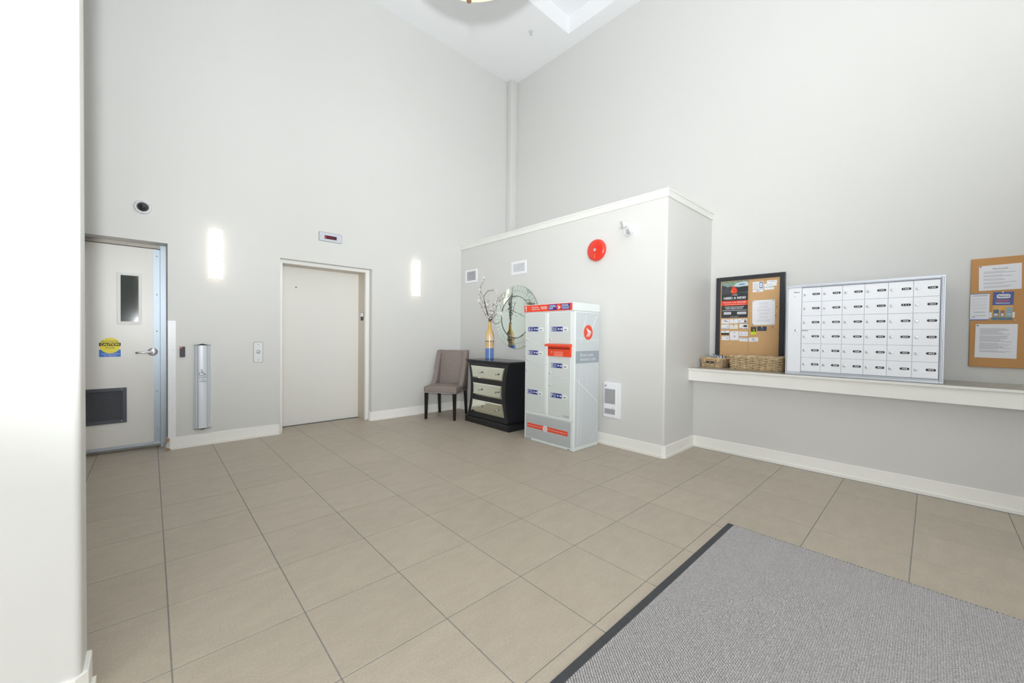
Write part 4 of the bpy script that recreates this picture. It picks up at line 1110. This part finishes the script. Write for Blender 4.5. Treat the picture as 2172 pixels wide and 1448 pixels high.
o, w, h = paper('coupon', 'middle one of the three overlapping white coupons, tilted up', 'coupon', 1.309, 1.186, 1.848, 1.884, tilt=-5, lift=0.0022)
bars(o, [(-0.03, -0.02, 0.000, 0.005), (-0.012, 0.02, 0.0, 0.003)], GREYP, y=-0.0009)
o, w, h = paper('coupon', 'lowest of the three overlapping coupons, with a green stripe', 'coupon', 1.305, 1.208, 1.812, 1.846, tilt=0, lift=0.0012)
bars(o, [(-0.0485, 0.0485, 0.010, 0.0145)], mat('stripe_teal', (96, 168, 152), 0.6), y=-0.0009)

G = 'business cards on the framed cork board'
def card(label, y0, y1, z0, z1, material=PAPER, tilt=0.0, prints=(), pinc=None):
    o, w, h = paper('business_card', label, 'card', y0, y1, z0, z1, material, tilt, G)
    for r, c in prints: bars(o, r, c, y=-0.0009)
    if pinc: pin(pinc, (y0 + y1) / 2 + 0.0, z1 - 0.008, pinc + ' push pin on the ' + ' '.join(label.split()[:9]))
    return o
navy = mat('print_navy', (72, 78, 112), 0.6); lilac = mat('print_lilac', (196, 200, 232), 0.6); teal = mat('print_teal', (120, 150, 164), 0.6)
card('white card tilted at the top left under the ride poster', 1.748, 1.661, 1.436, 1.488, tilt=3, prints=[([(-0.02, 0.004, 0.008, 0.016), (-0.02, 0.034, -0.004, 0.004)], GREYP), ([(0.0, 0.012, 0.010, 0.017)], mat('print_plum', (132, 52, 86), 0.6))])
card('plain white card in the middle of the top card row', 1.655, 1.569, 1.440, 1.490, prints=[([(-0.015, 0.015, -0.008, -0.005)], LGREYP)], pinc='black')
o = card('white card with a small portrait at the right of the top row', 1.565, 1.473, 1.439, 1.491, prints=[([(-0.046, 0.046, -0.026, -0.016)], mat('print_steel', (168, 190, 206), 0.6)), ([(-0.034, -0.026, -0.002, 0.009), (-0.005, 0.005, 0.012, 0.02)], mat('dark_print', (74, 76, 92)))])
MB().prism([(0.018, -0.015), (0.019, 0.008), (0.026, 0.020), (0.032, 0.021), (0.038, 0.010), (0.041, -0.015)], -0.0014, -0.0009, 'y').build('portrait_hair', mat('portrait_brown', (70, 52, 50), 0.6), o)
MB().prism([(0.030 + 0.005 * math.cos(a), 0.006 + 0.008 * math.sin(a)) for a in [2 * PI * i / 12 for i in range(12)]], -0.0018, -0.0014, 'y').build('portrait_face', mat('portrait_skin', (222, 190, 174), 0.6), o)
card('white card with a lilac lower edge at the left end of the second row', 1.751, 1.665, 1.374, 1.425, prints=[([(-0.043, 0.043, -0.025, -0.012)], lilac), ([(0.024, 0.032, -0.002, 0.006)], mat('dark_print', (74, 76, 92)))])
card('cream white card with fine print in the middle of the second row', 1.658, 1.568, 1.375, 1.426, PAPERC, prints=[([(-0.02, 0.02, 0.0, 0.002), (-0.012, 0.014, -0.010, -0.008)], LGREYP)], pinc='black')
card('tilted card with a dark block at the right of the second row', 1.552, 1.461, 1.374, 1.428, tilt=5, prints=[([(-0.002, 0.036, -0.006, 0.018)], mat('dark_block', (54, 58, 56), 0.6)), ([(-0.044, -0.030, -0.026, -0.020), (-0.02, -0.008, -0.026, -0.018), (0.004, 0.014, -0.026, -0.018), (0.024, 0.04, -0.026, -0.018)], mat('dark_block', (54, 58, 56))), ([(-0.018, -0.006, -0.002, 0.006)], mat('print_green', (110, 150, 126), 0.6))])
card('card with a black lower half at the left of the third row', 1.750, 1.662, 1.302, 1.352, prints=[([(-0.044, 0.044, -0.025, -0.001)], BLACK), ([(-0.034, -0.014, -0.010, -0.006), (0.01, 0.03, -0.018, -0.015)], GREYP)], pinc='black')
o, w, h = paper('torn_note', 'torn square white note with a red circle among the cards', 'note', 1.652, 1.557, 1.240, 1.346, tilt=-1, group=G)
MB().tube([(0.002 + 0.011 * math.cos(a), -0.001, -0.008 + 0.011 * math.sin(a)) for a in [2 * PI * i / 16 for i in range(17)]], 0.0012, 4).build('red_circle', mat('pen_red', (214, 84, 96), 0.6), o)
bars(o, [(-0.012, 0.012, 0.034, 0.040)], GREYP, y=-0.0009); MB().sphere((0.002, -0.001, -0.008), 0.004, 8, 5, (1, 0.2, 1)).build('dark_dot', BLACK, o)
card('white card of two print columns at the right of the third row', 1.551, 1.461, 1.291, 1.342, prints=[([(-0.034, -0.006, 0.012 - 0.006 * k, 0.0135 - 0.006 * k) for k in range(5)] + [(0.012, 0.032, 0.012 - 0.006 * k, 0.0135 - 0.006 * k) for k in range(5)], GREYP)])
card('white card with a small grey emblem at the bottom left', 1.744, 1.661, 1.239, 1.285, prints=[([(0.012, 0.030, -0.004, 0.006)], GREYP), ([(-0.034, -0.01, 0.002, 0.004)], LGREYP)])
card('white card with a blue and green header in the bottom row', 1.551, 1.460, 1.227, 1.272, prints=[([(-0.044, -0.032, 0.012, 0.020), (-0.024, 0.01, 0.013, 0.019), (0.014, 0.044, 0.012, 0.020)], teal), ([(-0.02, -0.006, 0.002 - 0.006 * k, 0.0035 - 0.006 * k) for k in range(3)] + [(0.012, 0.028, 0.002 - 0.006 * k, 0.0035 - 0.006 * k) for k in range(3)], LGREYP)])
card('tilted white card standing apart at the right of the bottom row', 1.451, 1.356, 1.226, 1.274, tilt=-4, prints=[([(-0.008, 0.004, 0.008, 0.016), (-0.022, 0.022, -0.004, -0.001), (-0.012, 0.02, -0.010, -0.008)], navy)])
card('black and lime yellow upright card under the large notice', 1.431, 1.376, 1.308, 1.398, mat('card_black', (56, 60, 54), 0.5), prints=[([(-0.0275, 0.0275, -0.045, -0.012)], mat('card_lime', (212, 232, 38), 0.5)), ([(-0.010, 0.012, 0.010, 0.015), (0.006, 0.012, -0.004, 0.012), (-0.002, 0.008, -0.004, 0.001)], mat('card_lime', (212, 232, 38))), ([(-0.022, 0.022, 0.032, 0.036)], GREYP)])
card('dark navy card under the large notice', 1.366, 1.274, 1.349, 1.400, mat('card_navy', (52, 64, 84), 0.5), prints=[([(-0.024, 0.028, -0.004, 0.0), (-0.004, 0.006, -0.012, 0.012)], mat('card_slate', (112, 120, 136), 0.6))], pinc='white')
# loose pins
for c, y, z, lab in (('green', 1.180, 1.617, 'green push pin alone at the right of the notice sheet'), ('white', 1.181, 1.568, 'white push pin alone right of the notice sheet'), ('dark', 1.188, 1.520, 'dark red push pin alone below the white one'), ('clear', 1.166, 1.486, 'clear push pin by the right frame rail'),
                     ('dark', 1.216, 1.394, 'dark push pin alone right of the navy card'), ('white', 1.682, 1.188, 'left one of two white pins near the board bottom'), ('white', 1.654, 1.194, 'right one of two white pins near the board bottom'), ('clear', 1.436, 1.568, 'clear push pin left of the large notice sheet')):
    pin(c, y, z, lab)

# frameless board at the right edge
XB2 = 5.098
t = thing('cork_board', 'frameless cork board at the right, above the counter end', 'notice board', (XB2, -0.62, 1.046), RZ)
MB().box(-0.408, 0.42, 0.0, 0.019, 0, 0.905).build('cork_sheet', CORK2, t, bevel=0.002, seg=1)
o, w, h = paper('notice_sheet', 'upper white notice with a centred heading on the frameless board', 'notice', -0.254, -0.474, 1.682, 1.889, tilt=-0.8, x=XB2)
text('West Ave Lofts', -0.038, 0.042, 0.066, 0.080, mat('dark_print', (74, 76, 92)), o, y=-0.0014)
bars(o, textlines(-0.085, 0.085, -0.085, 0.055, 14, 0.26, 8, False, 3), GREYP, y=-0.0009)
pin('red', -0.262, 1.880, 'red push pin on the upper notice of the frameless board', x=XB2)
o, w, h = paper('leaflet', 'white leaflet of container drawings on the frameless board', 'leaflet', -0.211, -0.314, 1.436, 1.660, tilt=0, x=XB2)
bars(o, [(-0.051, 0.051, -0.112, -0.104), (-0.051, 0.051, 0.106, 0.112)], mat('leaflet_blue', (92, 112, 176), 0.5), y=-0.0009)
m = MB()
for rw in range(4):
    for k in range(5): m.tube([(-0.034 + 0.0165 * k + 0.006 * math.cos(a), -0.0011, 0.066 - 0.026 * rw + 0.0075 * math.sin(a)) for a in [2 * PI * i / 10 for i in range(10)]], 0.0005, 3, closed=True)
m.build('container_drawings', GREYP, o)
bars(o, [(-0.04, 0.042, 0.090, 0.095), (-0.03, 0.03, -0.046, -0.042), (-0.03, 0.035, -0.075, -0.072), (-0.04, -0.024, -0.088, -0.082)], GREYP, y=-0.0009)
o, w, h = paper('leaflet', 'blue and orange recycling leaflet on the frameless board', 'leaflet', -0.330, -0.436, 1.436, 1.665, mat('leaflet_deep_blue', (74, 92, 160), 0.45), tilt=1.5, x=XB2, lift=0.0018)
MB().box(-0.053, 0.053, -0.0014, -0.0009, -0.1145, 0.006).build('orange_field', mat('leaflet_orange', (222, 172, 92), 0.5, noise=0.15, nscale=30), o)
MB().box(-0.053, 0.053, -0.0018, -0.0014, -0.1145, -0.092).build('teal_field', mat('leaflet_teal', (88, 130, 150), 0.5, noise=0.3, nscale=60), o)
MB().prism(rrect(-0.034, 0.036, 0.062, 0.096, 0.012), -0.0014, -0.0009, 'y').build('title_panel', WHITE, o)
text('Return-It', -0.026, 0.030, 0.071, 0.088, mat('leaflet_navy', (40, 52, 116), 0.5), o, y=-0.0020, bold=0.02)
bars(o, [(-0.036, 0.034, 0.044, 0.050), (-0.036, 0.03, 0.034, 0.038)], mat('leaflet_red', (214, 96, 70), 0.5), y=-0.0011)
bars(o, [(-0.038, 0.036, 0.020, 0.025)], WHITE, y=-0.0011)
for xa, xb, zb, c in ((-0.046, -0.018, -0.03, (86, 112, 132)), (-0.010, 0.012, -0.036, (148, 120, 122)), (0.020, 0.050, -0.012, (140, 172, 190))):
    MB().box(xa, xb, -0.0019, -0.0014, -0.088, zb).build('bin_picture', mat('bin_%d' % c[0], c, 0.5), o)
bars(o, [(-0.042, -0.022, -0.082, -0.062), (-0.006, 0.008, -0.084, -0.060), (0.026, 0.044, -0.072, -0.064)], mat('bin_light', (206, 220, 226), 0.5), y=-0.0019)
o, w, h = paper('notice_slip', 'small white slip half hidden behind the recycling leaflet', 'notice', -0.315, -0.445, 1.455, 1.500, tilt=1, x=XB2, lift=0.0009)
o, w, h = paper('notice_sheet', 'lower white notice of dense print on the frameless board', 'notice', -0.243, -0.461, 1.124, 1.403, tilt=0.5, x=XB2)
bars(o, textlines(-0.085, 0.09, -0.095, 0.105, 30, 0.3, 12, False, 9), GREYP, y=-0.0009)
pin('black', -0.254, 1.392, 'black push pin on the lower notice of the frameless board', x=XB2); pin('clear', -0.448, 1.432, 'clear push pin below the recycling leaflet', x=XB2)
pin('white', -0.382, 1.661, 'white push pin on top of the recycling leaflet', x=XB2, lift=0.0026)

# ================================================================== FLOOR MAT
t = thing('floor_mat', 'large grey ribbed entrance mat with charcoal rubber border', 'mat', (0, 0, 0), 0)
mx0, mx1, my0, my1 = 0.15, 2.885, -0.95, 0.925
MB().box(mx0, mx1, my0, my1, 0.0, 0.006).build('rubber_base', RUBBER, t, bevel=0.002, seg=1)
import array
p = 0.0130; vx = []; fc = []; row = 0; y = my0 + 0.045
V = []; F = []
while y < my1 - 0.036:
    x = mx0 + 0.03 + (p / 2 if row % 2 else 0)
    while x < mx1 - 0.014:
        if x > 0.75 or y < 0.9:
            k = len(V); a, b2 = 0.0060, 0.0034; hz = 0.0108 + random.uniform(-0.0012, 0.0008)
            V += [(x - a, y, 0.0058), (x, y - a, 0.0058), (x + a, y, 0.0058), (x, y + a, 0.0058), (x - b2, y, hz), (x, y - b2, hz), (x + b2, y, hz), (x, y + b2, hz)]
            F += [(k + 4, k + 5, k + 6, k + 7), (k, k + 1, k + 5, k + 4), (k + 1, k + 2, k + 6, k + 5), (k + 2, k + 3, k + 7, k + 6), (k + 3, k, k + 4, k + 7)]
        x += p
    y += p * 0.60; row += 1
me = bpy.data.meshes.new('pile'); me.from_pydata(V, [], F); me.materials.append(PILE)
o = bpy.data.objects.new('pile', me); C.objects.link(o); o.parent = t; o['kind'] = 'stuff'
MB().box(mx0 + 0.03, mx1 - 0.014, my0 + 0.045, my1 - 0.036, 0.0055, 0.0062).build('pile_backing', mat('mat_pile_dark', (112, 111, 113), 0.95, spec=0.1), t)

# ================================================================== CEILING FITTINGS
t = thing('pendant_lamp', 'large glowing glass bowl pendant hanging from the ceiling', 'pendant lamp', (1.18, 1.618, 3.60))
R_ = 0.505
MB().lathe([(0.0, -R_)] + [(R_ * math.sin(a), -R_ * math.cos(a)) for a in [PI / 2 * i / 18 for i in range(1, 19)]] + [(R_ * 0.975, 0.0)] + [(R_ * 0.975 * math.sin(a), -R_ * 0.975 * math.cos(a)) for a in [PI / 2 * (18 - i) / 18 for i in range(1, 18)]] + [(0, -R_ * 0.975)], 48).build('bowl', BOWL, t, smooth=True)
pd = bpy.data.lights.new('pendant_bulb', 'POINT'); pd.energy = 110; pd.shadow_soft_size = 0.1; pd.color = (1.0, 0.93, 0.82)
po = bpy.data.objects.new('pendant_bulb', pd); C.objects.link(po); po.parent = t; po.location = (0, 0, -0.1)
MB().lathe([(R_ + 0.012, -0.012), (R_ + 0.016, 0.0), (R_ + 0.012, 0.014), (R_ - 0.02, 0.014), (R_ - 0.02, -0.012)], 48).build('rim', SATIN, t, smooth=True)
MB().lathe([(0.0, -0.660), (0.012, -0.657), (0.014, -0.648), (0.011, -0.640), (0.006, -0.632), (0.006, -0.515), (0.03, -0.508), (0.03, -0.50), (0, -0.49)], 16).build('finial', mat('finial_bronze', (150, 118, 92), 0.3, metal=0.7), t, smooth=True)
for k in range(3):
    a = 2 * PI * k / 3 + 0.4
    MB().tube([(R_ * math.cos(a), R_ * math.sin(a), 0), (0, 0, 1.3)], 0.008, 8).build('suspension_rod', SATIN, t)
MB().tube([(0, 0, 1.28), (0, 0, ZC + 0.265 - 3.60)], 0.012, 10).build('stem', SATIN, t)
MB().lathe([(0.09, ZC + 0.265 - 3.60), (0.09, ZC + 0.24 - 3.60), (0.02, ZC + 0.20 - 3.60)], 24).build('canopy', SATIN, t, smooth=True)

t = thing('sprinkler_head', 'small white sprinkler head on the ceiling near the corner', 'sprinkler', (4.395, 4.381, ZC))
MB().lathe([(0.042, 0), (0.040, -0.006), (0.014, -0.010), (0.0, -0.010)], 24).build('escutcheon', WHITE, t, smooth=True)
MB().lathe([(0.010, -0.008), (0.010, -0.030), (0.004, -0.036), (0.004, -0.052), (0, -0.052)], 12).build('nozzle', CHROME, t, smooth=True)
MB().lathe([(0.020, -0.052), (0.020, -0.055), (0, -0.055)], 14).build('deflector', CHROME, t)
